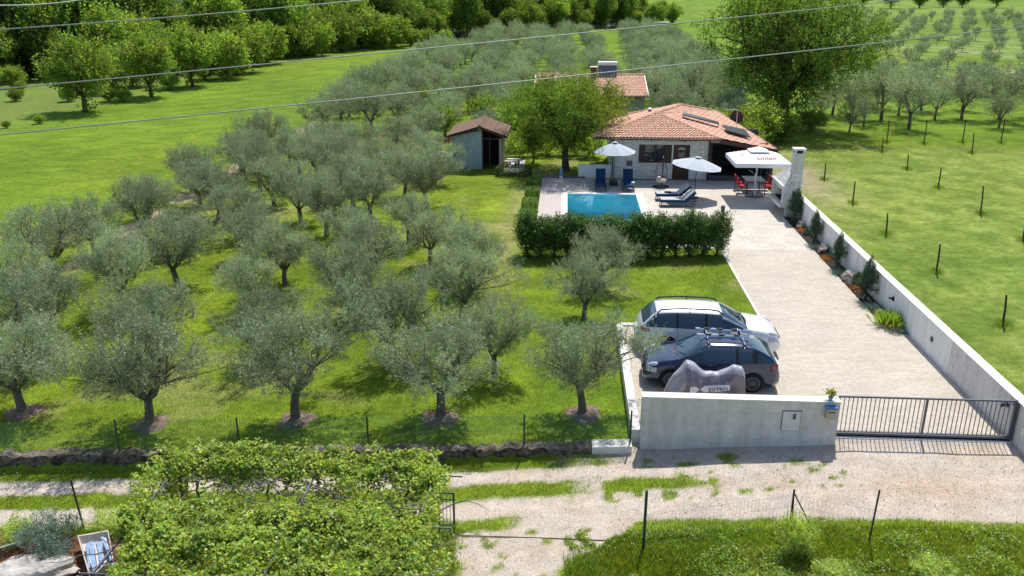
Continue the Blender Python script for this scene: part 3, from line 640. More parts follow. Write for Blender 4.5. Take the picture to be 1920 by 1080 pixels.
# gate
gt = thing('sliding_gate', (9.9, 21.33, 0), 'long dark grey metal bar gate across the driveway entrance', 'gate')
gy = 21.38; gx0, gx1 = 7.66, 12.27
m_ = MB(); m_.box(gx0, gy - .025, 1.19, gx1, gy + .025, 1.235); m_.box(gx0, gy - .03, .135, gx1, gy + .03, .165); m_.box(gx0, gy - .03, .06, gx1, gy + .03, .10)
m_.box(gx0 - .04, gy - .025, .06, gx0, gy + .025, 1.235); m_.box(gx1, gy - .03, .06, gx1 + .06, gy + .03, 1.25); m_.box(9.95, gy - .028, .166, 10.0, gy + .028, 1.189); m_.build('gate_frame', 'greymetal', gt)
nb = 39
for i in range(1, nb):
    x_ = gx0 + (gx1 - gx0) * i / nb
    if abs(x_ - 9.975) < .05: continue
    MB().box(x_ - .008, gy - .012, .166, x_ + .008, gy + .012, 1.189).build('bar', 'greymetal', gt)
for x_ in (8.15, 11.45): MB().lathe((x_, gy - .02, .045), [(.045, -.02), (.045, .02)], 12, axis=Matrix.Rotation(R(90), 3, 'X')).build('wheel', 'blackmetal', gt)
m_ = MB(); m_.box(7.6, 21.25, -.25, 12.36, 21.345, .012); setp(m_.build('gate_track', 'coping'), kind='structure')
gp = thing('gate_bracket', (12.3, 21.45, .9), 'black latch bracket for the gate fixed on the right wall', 'bracket'); MB().box(12.29, 21.42, 1.02, 12.379, 21.52, 1.16).build('bracket', 'blackmetal', gp); MB().box(12.335, 21.30, .06, 12.379, 21.42, 1.18).build('stop_post', 'greymetal', gp)

# stone retaining wall under the fence, concrete end block
wl = lambda x: 20.62 + .09 * x
m_ = MB(); N = 150; rdw = random.Random(4); vs = []; xs_ = [-16.5 + 17.4 * i / N for i in range(N + 1)]
for i, x_ in enumerate(xs_):
    y_ = wl(x_) + rdw.uniform(-.035, .035); zt = g1(x_, wl(x_) + .5) + .10 + rdw.uniform(-.05, .06); zb = g1(x_, wl(x_) - .4) - .12
    vs += [(x_, y_, zb), (x_, y_ + rdw.uniform(-.02, .02), (zb + zt) / 2), (x_, y_ + .02, zt), (x_, y_ + .18, zt + rdw.uniform(-.02, .05)), (x_, y_ + .38 + rdw.uniform(-.04, .04), zt + rdw.uniform(-.03, .03)), (x_, y_ + .40, zb)]
fs = [(i * 6 + k, (i + 1) * 6 + k, (i + 1) * 6 + k + 1, i * 6 + k + 1) for i in range(N) for k in range(5)]
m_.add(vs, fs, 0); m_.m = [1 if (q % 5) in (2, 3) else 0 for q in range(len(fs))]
o = m_.build('stone_wall', ['drystone_shaded', 'stonetop']); setp(o, 'low dark dry stone wall along the gravel track under the mesh fence', 'wall')
m_ = MB(); m_.prism([(.94, wl(.94) - .02), (2.04, wl(2.04) - .02), (2.04, wl(2.04) + .4), (.94, wl(.94) + .4)], -.8, -.20); setp(m_.build('concrete_kerb', 'wallcap'), 'short pale concrete kerb wall joining the stone wall to the parking wall', 'wall')
# mesh fence on it
fe = thing('mesh_fence', (-6, 20.2, -.3), 'green wire mesh fence on thin green posts along the front of the olive grove', 'fence')
fpx = [-16.2, -11.95, -8.7, -5.2, -.93, 2.0]; fz = lambda x: g1(x, wl(x) + .5) + .1
for i, x_ in enumerate(fpx): MB().tube([(x_, wl(x_) + .2, fz(x_) - .1), (x_, wl(x_) + .2, fz(x_) + (1.0 if i < 5 else 1.05))], .026, 8).build('post', 'greenpost', fe)
m_ = MB()
def wire(m, a, b, r): m.tube([a, b], r, 3, cap=False)
for a_, b_ in zip(fpx[:-1], fpx[1:]):
    def pt(x_, h_): return (x_, wl(x_) + .17, fz(x_) + h_)
    for h_ in (.03, .5, .95): wire(m_, pt(a_, h_), pt(b_, h_), .0035)
    st = .075; n_d = int((b_ - a_) / st)
    for i in range(n_d):
        x_ = a_ + i * st; x2 = min(x_ + .92, b_); h2 = (x2 - x_)
        wire(m_, pt(x_, .03), pt(x2, .03 + h2), .0030); wire(m_, pt(x_, .95), pt(x2, .95 - h2), .0030)
m_.build('wire_mesh', 'greenwire', fe)

# right-hand field posts
for i, (px, py, tx, ty) in enumerate([(1545, 338, 1548, 306), (1598, 382, 1603, 340), (1661, 440, 1663, 400), (1755, 512, 1762, 458), (1880, 610, 1885, 553), (1700, 318, 1703, 290), (1758, 353, 1765, 315), (1838, 402, 1842, 349),
                                      (1653, 285, 1656, 258), (1732, 270, 1738, 224), (1662, 268, 1667, 225), (1804, 268, 1811, 224), (1822, 288, 1825, 250), (1876, 268, 1884, 222), (1918, 452, 1922, 400), (1665, 180, 1674, 152), (1950, 300, 1956, 262)]):
    p = at(px, py); q = aty(tx, ty, p.y); q.x = p.x + (q.x - p.x) * .7; hh = max(.8, q.z)
    r_ = thing('field_post', p, 'thin dark wooden post in the field right of the boundary wall, %s in order' % ordn(i + 1), 'post', 'posts in the right-hand field')
    MB().tube([(p.x, p.y, -.2), ((p.x + q.x) / 2 + .02, p.y, hh / 2), (q.x, p.y, hh)], [.045, .04, .035], 6).build('stake', 'wood', r_)
    t_ = tuft(300 + i, 260, .22, .38, 'blade', .012, (.8, .9, .8)); link('foliage', t_, r_)
fe2 = thing('wire_fence', (30, 66, 0), 'thin dark wire fence across the far edge of the mown field', 'fence')
m_ = MB()
for h_ in (.35, .75, 1.1): m_.tube([(13.2, 67.2, h_), (24.6, 66.8, h_), (27.8, 67.6, h_), (34, 68.5, h_), (48, 69.5, h_)], .006, 4)
m_.build('wires', 'rust', fe2)

# foreground posts and fence
def gpost(px, py, hh, lean=(0, 0), mname='rust', r=.028, label='', name='fence_post', group=None, brace=False):
    p = ground_at(px, py); t_ = thing(name, p, label, 'post', group)
    MB().tube([(p.x, p.y, p.z - .2), (p.x + lean[0], p.y + lean[1], p.z + hh)], r, 8).build('post', mname, t_)
    if brace:
        for dx, dy in ((.42, -.05), (.05, .35)): MB().tube([(p.x + lean[0] * .9, p.y, p.z + hh * .92), (p.x + dx + .1, p.y + dy, p.z + .02)], r * .7, 6).build('brace', mname, t_)
    return p
pA = gpost(1206, 1028, 1.55, (.0, 0), 'greenpost', .034, 'thick green steel fence post at the right of the gravel drive')
pB = gpost(1480, 990, 1.05, (.0, 0), 'rust', .024, 'rusty braced angle iron post in the foreground weeds', brace=True)
pC = gpost(1628, 1020, 1.42, (.05, 0), 'rust', .022, 'slim rusty post standing alone in the tall grass at the lower right')
pD = gpost(158, 990, 1.35, (-.1, 0), 'rust', .024, 'slim rusty post at the left beside the silvery shrub')
fe3 = thing('foreground_mesh', (5, 16.8, -.4), 'thin wire mesh strung between the foreground posts over the grass', 'fence')
m_ = MB()
for A_, B_ in ((pA, pB), (pB, pC)):
    for h_ in (.1, .35, .6, .9): wire(m_, tuple(A_ + Vector((0, 0, h_))), tuple(B_ + Vector((0, 0, h_))), .0028)
    nn = int((B_ - A_).length / .09)
    for i in range(nn): q = A_.lerp(B_, i / nn); wire(m_, (q.x, q.y, q.z + .1), (q.x, q.y, q.z + .9), .0018)
m_.build('wire_mesh', 'greymetal', fe3)
# small garden gate by the pergola
p = ground_at(852, 1000); sg = thing('garden_gate', (p.x - .2, p.y, p.z), 'narrow green metal garden gate at the corner of the vine pergola', 'gate')
x1 = p.x; x0 = x1 - .34; y_ = p.y; z0 = p.z
m_ = MB(); m_.box(x1 - .02, y_ - .02, z0, x1 + .025, y_ + .025, z0 + 1.14); m_.box(x0 - .03, y_ - .02, z0, x0, y_ + .02, z0 + 1.05); m_.box(x0, y_ - .015, z0 + 1.10, x1 - .02, y_ + .015, z0 + 1.135); m_.box(x0, y_ - .015, z0 + .93, x1 - .02, y_ + .015, z0 + .96)
m_.box(x0, y_ - .015, z0 + .22, x1 - .02, y_ + .015, z0 + .25); m_.box(x0, y_ - .015, z0 + .04, x1 - .02, y_ + .015, z0 + .06); m_.build('gate_frame', 'greenpost', sg)
for k in range(1, 4): xx = x0 + (x1 - x0) * k / 4; MB().box(xx - .006, y_ - .006, z0 + .25, xx + .006, y_ + .006, z0 + .93).build('bar', 'greenpost', sg)
cb = ground_at(860, 1006); ce = ground_at(1170, 1016)
o = MB().tube([(cb.x, cb.y, cb.z + .03), ((cb.x + ce.x) / 2, (cb.y + ce.y) / 2 + .02, (cb.z + ce.z) / 2 + .02), (ce.x, ce.y, ce.z + .02)], .012, 6).build('ground_chain', 'rust'); setp(o, 'thin dark cable lying across the gravel drive', 'cable')
# vine pergola
vp = thing('vine_pergola', (-5.3, 14.6, -.65), 'dense bright green grape vine covering a low frame over the garden', 'vine')
n = 200000; rs = np.random.RandomState(12)
def vine_cloud(n, seed):
    rs = np.random.RandomState(seed); u = rs.rand(n); v = rs.rand(n)
    y = 11.6 + 5.25 * v; xl = np.interp(y, [11.6, 12.4, 14.0, 15.4, 16.9], [-7.9, -8.1, -8.75, -8.85, -8.8]); xr = np.interp(y, [11.6, 12.7, 17], [-2.15, -2.3, -2.75])
    x = xl + (xr - xl) * u
    edge = np.minimum(np.minimum(x - xl, xr - x), 16.9 - y); j = fbm(x, y, 1.4, 3, 91); k = (edge + (j - .5) * .9 > .0)
    top = 1.35 + .55 * fbm(x, y, 1.3, 3, 92) + .32 * fbm(x, y, 3.6, 2, 93) - .42 * np.exp(-((y - 15.35) / .62) ** 2)
    gap = np.exp(-((y - 15.75 - .04 * (x + 5)) / .45) ** 2) * np.interp(x, [-9, -8.2, -3.4, -2.5], [.2, 1, 1, .2]); dens = sm(.40, .58, fbm(x, y, 2.4, 4, 94)) * (1 - .93 * gap)
    k &= rs.rand(n) < (.07 + .93 * dens) * (1 - .8 * (gap > .5) * (fbm(x, y, 3, 2, 97) < .6))
    z = top - .30 * rs.rand(n) ** 1.5 - .55 * (rs.rand(n) < .16) * rs.rand(n)
    return np.stack([x, y, z], 1)[k]
P = vine_cloud(n, 12)
sh = []; rsh = np.random.RandomState(77)
for i in range(260):     # loose young shoots standing out of the mass
    q = P[rsh.randint(len(P))]; d = unit(np.array([rsh.normal() * .8, rsh.normal() * .8, .55 + rsh.rand() * .5])); L_ = .25 + .45 * rsh.rand()
    if i % 2: q = q.copy(); q[2] = 1.6; e = rsh.rand(); q[0], q[1] = (-8.75 + .2 * e, 14.8 + 2.0 * rsh.rand()) if i % 4 == 1 else (-8.6 + 6 * rsh.rand(), 16.75); d = unit(np.array([-.6 if i % 4 == 1 else rsh.normal() * .4, .2 if i % 4 == 1 else .8, .35]))
    for t in np.linspace(0, 1, 11): sh.append(q + d * L_ * t + rsh.normal(size=3) * .02 - np.array([0, 0, .12 * t * t]))
P = np.concatenate([P, np.array(sh)])
# trailing growth down the right-hand side and front right corner
q = rs.rand(9000, 3); Q = np.stack([-2.6 + .30 * (q[:, 0] - .5) - .0 * q[:, 1], 12 + 4.6 * q[:, 1], -.6 + 2.2 * q[:, 2] ** .8], 1); Q[:, 0] += (fbm(Q[:, 1], Q[:, 2], 1.5, 2, 95) - .5) * .5
Q = Q[(fbm(Q[:, 1], Q[:, 2], 1.2, 3, 96) > .47) & ~((Q[:, 1] > 15.4) & (Q[:, 2] < 1.0))]; P = np.concatenate([P, Q])
q = rs.rand(1500, 3); Q = np.stack([-8.75 + .4 * (q[:, 0] - .5), 16.1 + .7 * q[:, 1], .4 + 1.3 * q[:, 2]], 1); P = np.concatenate([P, Q])
D = rs.normal(size=P.shape) + np.array([0, -.2, -.1]); V = leaves(rs, P - np.array([-5.3, 14.6, -.65]), D, .066, .066, .30, 6, fold=.2)
T = tint_arr(rs, len(P), 6, .38, .12) * np.repeat(.8 + .4 * fbm(P[:, 0], P[:, 1], 1.0, 3, 98)[:, None], 6, 0)
link('foliage', np_mesh('foliage', V, 6, 'vine', T), vp)
m_ = MB()
for i in range(150):
    x_ = rd.uniform(-8.8, -2.4); y_ = rd.uniform(12, 16.7) if i % 3 else rd.uniform(15.4, 16.2); pts = [(x_, y_, 1.35 + rd.uniform(-.1, .2))]
    a_ = rd.uniform(0, 6.28)
    for k in range(4): a_ += rd.uniform(-.6, .6); l = pts[-1]; pts.append((l[0] + .3 * math.cos(a_), l[1] + .3 * math.sin(a_), l[2] + rd.uniform(-.14, .12)))
    m_.tube(pts, [.018, .014, .011, .008, .005], 5)
for x_ in (-8.0, -6.4, -4.9, -3.3): m_.tube([(x_, 16.1, -.7), (x_ + .08, 15.9, .3), (x_ - .05, 16.0, 1.1), (x_ + .1, 15.8, 1.5)], [.05, .04, .035, .025], 7)
m_.build('canes', 'barkg', vp)
for x_ in (-8.6, -5.4, -2.75):
    for y_ in (12.0, 14.4, 16.4): MB().tube([(x_, y_, -.8), (x_, y_, 1.45)], .03, 7).build('post', 'greymetal', vp)
    MB().box(x_ - .02, 11.8, 1.45, x_ + .02, 16.6, 1.49).build('rail', 'greymetal', vp)
for y_ in (12.6, 14.4, 16.3): MB().tube([(-8.8, y_, 1.51), (-2.1, y_, 1.51)], .018, 6).build('cross_tube', 'greymetal', vp)

# rubble corner
pc = ground_at(55, 1085)
m_ = MB(); bm_ = bmesh.new(); bmesh.ops.create_icosphere(bm_, subdivisions=4, radius=1)
for v_ in bm_.verts:
    c_ = v_.co; f_ = 1 + .35 * (float(vnoise(c_.x * 1.7, c_.y * 1.7 + c_.z, 1, 3)) - .5) + .3 * (float(vnoise(c_.x * 4, c_.z * 4 + c_.y * 3, 1, 4)) - .5); v_.co = Vector((c_.x * 1.05 * f_, c_.y * .8 * f_, c_.z * .42 * f_))
me_ = bpy.data.meshes.new('rubble_heap'); bm_.to_mesh(me_); bm_.free(); me_.materials.append(M['rubble']); me_.polygons.foreach_set('use_smooth', [False] * len(me_.polygons))
o = link('rubble_heap', me_); o.location = (pc.x, pc.y, pc.z + .0); setp(o, 'pale heap of broken concrete in the bottom left corner', 'rubble')
for i, (a_, b_) in enumerate([((0, 1053), (48, 1040)), ((118, 1056), (152, 1078))]):
    p = ground_at(*a_); q = ground_at(*b_); o = MB().tube([p + Vector((0, 0, .35 if i == 0 else .08)), q + Vector((0, 0, .38 if i == 0 else .03))], .022, 7).build('metal_pipe', 'alu'); setp(o, ['thin pale pipe leaning at the left edge of the rubble', 'thin pipe lying between the rubble and the grey tub'][i], 'pipe', None)
a_, b_, c_, d_ = [at(*q, -.35) for q in ((145, 1004), (203, 994), (213, 1050), (168, 1082))]
tb_ = thing('mixing_tub', tuple((a_ + c_) / 2 - Vector((0, 0, .25))), 'grey rectangular mixing tub full of blue plastic strips beside the vine', 'tub')
cs = [a_, b_, c_, d_]; cen = sum(cs, Vector()) / 4; m_ = MB(); N = 4
out_t = [v + Vector((0, 0, .0)) for v in cs]; in_t = [cen + (v - cen) * .94 for v in cs]; in_b = [cen + (v - cen) * .82 + Vector((0, 0, -.17)) for v in cs]; out_b = [cen + (v - cen) * .86 + Vector((0, 0, -.22)) for v in cs]
m_.add(out_t + in_t + in_b + out_b, [(i, (i + 1) % 4, 4 + (i + 1) % 4, 4 + i) for i in range(4)] + [(4 + i, 4 + (i + 1) % 4, 8 + (i + 1) % 4, 8 + i) for i in range(4)] + [(8, 9, 10, 11)] + [((i + 1) % 4, i, 12 + i, 12 + (i + 1) % 4) for i in range(4)] + [(15, 14, 13, 12)])
m_.build('tub_body', 'tub', tb_)
ax = ((c_ + d_) / 2 - (a_ + b_) / 2); sx_ = (b_ - a_).normalized()
for i in range(9):
    off = (i - 4) * .055; p = (a_ + b_) / 2 + sx_ * off + ax * rd.uniform(.12, .3) + Vector((0, 0, -.10 + rd.uniform(0, .08))); q = (a_ + b_) / 2 + sx_ * (off + rd.uniform(-.09, .10)) + ax * rd.uniform(.8, .95) + Vector((0, 0, -.06))
    t_ = (q - p); rot = t_.to_track_quat('Y', 'Z').to_matrix(); o = MB().obox((p + q) / 2, (.05, t_.length, .012), rot).build('plastic_strip', 'bluetin' if i % 4 else 'lgrey'); setp(o, 'plastic strip lying in the grey tub, %s from its left side' % ordn(i + 1), 'strip', 'strips in the mixing tub')
# bits at far edges
for i, (px, py, s, mn, lb) in enumerate([(1240, 50, 1.4, 'white', 'small white van roof like shelter at the far end of the grove'), ]):
    p = at(px, py + 4); t_ = thing('small_shelter', p, 'small white roofed shelter at the far end of the grove', 'shelter')
    MB().box(p.x - 1.9, p.y - 1.2, 1.5, p.x + 1.9, p.y + 1.2, 1.75).build('roof', 'white', t_)
    for dx in (-1.6, 1.6):
        for dy in (-1, 1): MB().box(p.x + dx - .06, p.y + dy - .06, 0, p.x + dx + .06, p.y + dy + .06, 1.5).build('leg', 'wood', t_)
p = at(1192, 42); t_ = thing('wooden_hut', p, 'weathered reddish wooden hut among the far trees', 'hut')
m_ = MB(); m_.box(p.x - 1.6, p.y - 1.5, 0, p.x + 1.6, p.y + 1.5, 4.6); m_.build('wall', 'rust', t_)
m_ = MB(); m_.add([(p.x - 2, p.y - 1.9, 4.61), (p.x + 2, p.y - 1.9, 5.6), (p.x + 2, p.y + 1.9, 5.6), (p.x - 2, p.y + 1.9, 4.61), (p.x - 2, p.y - 1.9, 4.75), (p.x + 2, p.y - 1.9, 5.75), (p.x + 2, p.y + 1.9, 5.75), (p.x - 2, p.y + 1.9, 4.75)], [(0, 3, 2, 1), (4, 5, 6, 7), (0, 1, 5, 4), (1, 2, 6, 5), (2, 3, 7, 6), (3, 0, 4, 7)]); m_.build('roof', 'tile_old', t_)
for i, (px, py, L_, r_) in enumerate([(1060, 53, 5, .5), (1000, 62, 6, .3), (1140, 52, 5, .5), (1100, 46, 3, .7), (905, 68, 4, .3)]):
    p = at(px, py); rs = np.random.RandomState(700 + i); n = 400; x = p.x + rs.uniform(-L_, L_, n); y = p.y + rs.normal(size=n) * .8
    stones(x, y, .1 + rs.rand(n) * r_, .12 + .25 * rs.rand(n), 70 + i, 'rock' if i != 2 else 'rubble', 'stone_heap', 'heap of grey stones at the far end of the grove')
# red soil and white gravel patches near the shed
def patch(name, poly, mname, z=.03, jit=.25, seed=1, label=None):
    r_ = random.Random(seed); pts = []
    for i in range(len(poly)):
        a, b = Vector(poly[i]), Vector(poly[(i + 1) % len(poly)]); n = max(2, int((b - a).length / .6))
        for k in range(n): q = a.lerp(b, k / n); pts.append((q.x + r_.uniform(-jit, jit), q.y + r_.uniform(-jit, jit)))
    m = MB(); m.prism(pts, -.05, z); o = m.build(name, mname); setp(o, kind='structure', label=label); return o
patch('soil', [(-15.6, 65.2), (-9.0, 66.0), (-8.6, 67.6), (-11, 69.5), (-15.9, 69.2)], 'redsoil', seed=3)
patch('gravel_path', [(-20.2, 60.6), (-8.2, 60.2), (-7.8, 62.2), (-13.5, 62.9), (-19.5, 63.2)], 'whitegravel', seed=4)
patch('dirt_path', [(-4.0, 55.2), (-2.7, 55.2), (-2.6, 59.4), (-3.6, 59.8)], 'track_soil' if False else 'plaster', .028, .12, 5)
patch('garden_path', [(1.0, 56.9), (2.9, 57.1), (2.9, 57.8), (1.0, 57.5)], 'whitegravel', .03, .1, 6)
# ------------------------------------------------------------------ roofs with modelled tiles
def roof_face(name, poly, down, mname, parent, tw=.21, tl=.34, amp=.035, step=.028, res=8):
    """poly: planar-ish 3D polygon; down: direction water runs. Builds barrel tile relief, cut to the outline."""
    P = [Vector(p) for p in poly]; c = sum(P, Vector()) / len(P)
    nrm = Vector((0, 0, 0))
    for i in range(len(P)): nrm += (P[i] - c).cross(P[(i + 1) % len(P)] - c)
    nrm.normalize()
    if nrm.z < 0: nrm = -nrm; P = P[::-1]
    dn = Vector(down); dn = (dn - nrm * dn.dot(nrm)).normalized(); ac = dn.cross(nrm).normalized()
    us = [(p - c).dot(ac) for p in P]; vs = [(p - c).dot(dn) for p in P]
    u0, u1, v0, v1 = min(us) - .1, max(us) + .1, min(vs) - .1, max(vs) + .1
    nu = int((u1 - u0) / (tw / res)) + 1; U = u0 + np.arange(nu + 1) * (tw / res)
    nv = int((v1 - v0) / tl) + 1
    Vv = []; H = []
    for k in range(nv + 1):
        Vv += [v0 + k * tl, v0 + k * tl + tl * .985]; H += [0, step]
    Vv = np.array(Vv); H = np.array(H)
    ph = 2 * np.pi * U / tw; prof = amp * np.sqrt(np.clip(.5 + .5 * np.cos(ph), 0, 1)) - .3 * amp
    UU, VV = np.meshgrid(U, Vv, indexing='ij'); ZZ = prof[:, None] + H[None, :] + .004 * np.sin(UU * 9 + VV * 5)
    co = np.array(c)[None, None] + UU[..., None] * np.array(ac) + VV[..., None] * np.array(dn) + ZZ[..., None] * np.array(nrm)
    idx = np.arange(UU.size).reshape(UU.shape); F = np.stack([idx[:-1, :-1], idx[:-1, 1:], idx[1:, 1:], idx[1:, :-1]], -1).reshape(-1, 4)
    me = bpy.data.meshes.new(name); me.from_pydata(co.reshape(-1, 3).tolist(), [], F.tolist()); bm = bmesh.new(); bm.from_mesh(me)
    for i in range(len(P)):
        a, b = P[i], P[(i + 1) % len(P)]; e = (b - a).normalized(); no = e.cross(nrm)
        bmesh.ops.bisect_plane(bm, geom=list(bm.verts) + list(bm.edges) + list(bm.faces), plane_co=a, plane_no=no, clear_outer=True)
    bm.normal_update(); off = world_off(parent); bmesh.ops.translate(bm, verts=bm.verts, vec=-off); bm.to_mesh(me); bm.free(); me.materials.append(M[mname]); me.update()
    if len(me.polygons) == 0: print('EMPTY ROOF', name)
    return link(name, me, parent)
def ridge(a, b, mname, parent, r=.085, name='ridge_tiles'):
    a, b = Vector(a), Vector(b); L = (b - a).length; n = max(2, int(L / .36)); m = MB(); d = (b - a) / n
    for i in range(n): m.tube([a + d * i, a + d * (i + 1.06)], [r * 1.08, r * .92], 9)
    return m.build(name, mname, parent, smooth=False)
V3 = Vector
hs = thing('stone_house', (6, 56, 0), 'low stone clad house with a hipped terracotta tile roof behind the pool', 'house')
HX0, HX1, HY, HY2 = 3.08, 9.05, 54.0, 61.0
P_ = aty(1230, 212, 57.2); Q_ = aty(1277, 197, 61.5); E0 = at(1113, 258, 2.74); E1 = at(1351, 261.5, 2.74); LB = at(1118, 225, 2.72); B_ = aty(1459, 280, 52.9); C_ = at(1371, 225, 2.35); D_ = at(1342, 209, 2.9)
def grow(poly, z): return [Vector((p.x, p.y, p.z + z)) for p in poly]
roof_face('front_roof_slope', [E0, E1, P_], (0, -1, -.3), 'tile', hs, tw=.21, tl=.36, amp=.075, step=.06)
roof_face('left_roof_slope', [E0, P_, Q_, LB], (-1, .1, -.3), 'tile2', hs, tw=.20, tl=.34, amp=.028)
def fix_plane(pts):   # best plane through the points, then drop each onto it vertically
    A = np.array([[p.x, p.y, 1] for p in pts]); z = np.array([p.z for p in pts]); s, *_ = np.linalg.lstsq(A, z, rcond=None); return s
roof_face('right_roof_slope', [P_, E1, B_, D_], (1, -.35, -.2), 'tile2', hs, tw=.20, tl=.34, amp=.028)
roof_face('back_right_slope', [P_, D_, Q_], (1, .3, -.1), 'tile2', hs, tw=.20, tl=.34, amp=.028)
roof_face('far_right_slope', [D_, B_, C_], (1, 0, -.2), 'tile2', hs, tw=.20, tl=.34, amp=.028)
for a_, b_ in ((E0, P_), (E1, P_), (P_, Q_), (LB, Q_), (Q_, D_), (D_, C_)): ridge(a_ + V3((0, 0, .03)), b_ + V3((0, 0, .03)), 'tile', hs)
m_ = MB()
def board(m, a, b, h=.16, t=.05):
    a, b = V3(a), V3(b); d = (b - a).normalized(); s = V3((-d.y, d.x, 0)).normalized() * t
    vs = [a, b, b + s, a + s]; m.add([v + V3((0, 0, -.02)) for v in vs] + [v + V3((0, 0, -h)) for v in vs], [(0, 1, 2, 3), (7, 6, 5, 4), (0, 4, 5, 1), (1, 5, 6, 2), (2, 6, 7, 3), (3, 7, 4, 0)])
board(m_, E0, E1, .10); board(m_, E1, B_, .26, .10); board(m_, B_, C_, .16); board(m_, LB, E0, .10); m_.build('fascia', 'fascia', hs)
# soffit under each eave (closed underside)
m_ = MB(); m_.add([E0 + V3((0, .02, -.1)), E1 + V3((0, .02, -.1)), (HX1, HY, 2.66), (HX0, HY, 2.66)], [(0, 1, 2, 3)]); m_.add([E0 + V3((0, 0, -.1)), (HX0, HY, 2.66), (HX0, HY2, 2.66), LB + V3((0, 0, -.1))], [(0, 1, 2, 3)]); m_.build('soffit', 'fascia', hs)
m_ = MB(); m_.add([V3((HX1, HY, 2.62)), E1 + V3((0, 0, -.12)), B_ + V3((0, 0, -.12)), C_ + V3((0, 0, -.12)), V3((HX1, HY2, 2.62))], [(0, 1, 2, 3, 4)]); m_.build('porch_ceiling', 'fascia', hs)
# gutter
MB().tube([E0 + V3((-.05, -.06, -.05)), E1 + V3((.05, -.06, -.05))], .05, 8).build('gutter', 'fascia', hs)
MB().tube([(HX0 + .0, HY - .12, 2.6), (HX0 + .0, HY - .08, .05)], .035, 8).build('downpipe', 'blackmetal', hs)
# front wall with openings
wx0, wx1, wz0, wz1 = 4.72, 6.78, 1.04, 2.24
dx0, dx1, dz1 = 6.88, 7.92, 2.24
m_ = MB(); T = .3
for (a, b, c, d) in ((HX0, 0, wx0, 2.66), (wx0, 0, wx1, wz0), (wx0, wz1, dx1, 2.66), (wx1, 0, dx0, wz1), (dx1, 0, HX1, 2.66)): m_.box(a, HY, b - .05, c, HY + T, d)
m_.box(HX0, HY + T, -.05, HX0 + T, HY2, 2.66); m_.box(HX0 + T, HY2 - T, -.05, HX1, HY2, 2.66); m_.box(HX1 - T, HY + T, -.05, HX1, HY2 - T, 2.66); m_.build('wall', 'stoneclad', hs)
m_ = MB(); m_.box(HX0 + .3, HY + .9, 0, HX1 - .3, HY + .95, 2.6); m_.build('interior', 'dark', hs)
m_ = MB()
m_.box(wx0 - .10, HY - .03, wz1, dx1 + .13, HY + .05, wz1 + .13); m_.box(dx1 + .0, HY - .03, 0, dx1 + .13, HY + .05, wz1); m_.box(wx1 + .0, HY - .03, 0, dx0, HY + .05, wz1); m_.build('stone_surround', 'frame_w', hs)
MB().box(wx0 - .12, HY - .10, wz0 - .07, wx1 - .003, HY + .02, wz0).build('window_sill', 'frame_w', hs)
win = MB(); win.box(wx0, HY + .05, wz0, wx0 + .40, HY + .12, wz1); win.box(wx1 - .42, HY + .05, wz0, wx1, HY + .12, wz1); win.box(wx0 + .4, HY + .05, wz1 - .07, wx1 - .42, HY + .12, wz1); win.box(wx0 + .4, HY + .05, wz0, wx1 - .42, HY + .12, wz0 + .07); win.box(5.70, HY + .05, wz0 + .07, 5.78, HY + .12, wz1 - .07)
wf = win.build('window', 'brown', hs)
MB().box(wx0 + .41, HY + .13, wz0 + .02, wx1 - .43, HY + .14, wz1 - .02).build('pane', 'glass', wf)
m_ = MB(); m_.box(5.16, HY + .20, wz0, 5.45, HY + .22, wz1); m_.box(5.98, HY + .20, wz0, 6.3, HY + .22, wz1); m_.build('curtain', 'curtain', wf)
dr = MB().box(dx0, HY + .08, .0, dx1, HY + .15, dz1).build('door', 'brown', hs)
MB().box(dx0 + .33, HY + .065, 1.15, dx1 - .33, HY + .078, 1.75).build('pane', 'glass', dr); MB().tube([(dx0 + .1, HY + .06, 1.0), (dx0 + .1, HY + .03, 1.0), (dx0 + .22, HY + .03, 1.0)], .012, 6).build('handle', 'alu', dr)
m_ = MB(); m_.add([(7.4 + .24 * math.cos(math.pi * k / 12), HY + .072, 1.86 + .17 * math.sin(math.pi * k / 12)) for k in range(13)], [tuple(range(13))]); m_.build('fanlight', 'curtain', dr)
MB().box(3.98, HY - .03, .82, 4.34, HY, 1.16).build('vent_grille', 'greymetal', hs)
MB().obox((7.55, HY - .06, 2.48), (.16, .10, .10)).build('wall_lamp', 'blackmetal', hs)
for x_ in (3.6, 4.5, 5.4, 6.3, 7.2, 8.1, 8.9): MB().box(x_ - .04, E0.y + .12, 2.56, x_ + .04, HY - .001, 2.63).build('rafter_end', 'fascia', hs)
# covered side terrace: dark recess with pale upper panels
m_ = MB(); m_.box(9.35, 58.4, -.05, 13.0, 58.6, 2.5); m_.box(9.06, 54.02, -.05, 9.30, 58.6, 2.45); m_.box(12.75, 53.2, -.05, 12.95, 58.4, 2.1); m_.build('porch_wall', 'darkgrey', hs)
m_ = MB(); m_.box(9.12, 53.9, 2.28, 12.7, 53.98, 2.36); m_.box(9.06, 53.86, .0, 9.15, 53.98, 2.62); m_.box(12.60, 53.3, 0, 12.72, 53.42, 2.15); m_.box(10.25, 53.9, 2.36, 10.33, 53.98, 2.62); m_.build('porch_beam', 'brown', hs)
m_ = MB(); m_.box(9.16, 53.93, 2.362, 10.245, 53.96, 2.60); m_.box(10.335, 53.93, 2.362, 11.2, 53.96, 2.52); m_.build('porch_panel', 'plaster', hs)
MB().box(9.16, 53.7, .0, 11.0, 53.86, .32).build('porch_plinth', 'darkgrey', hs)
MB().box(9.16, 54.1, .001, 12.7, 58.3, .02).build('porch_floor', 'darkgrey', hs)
m_ = MB(); rr = random.Random(3)
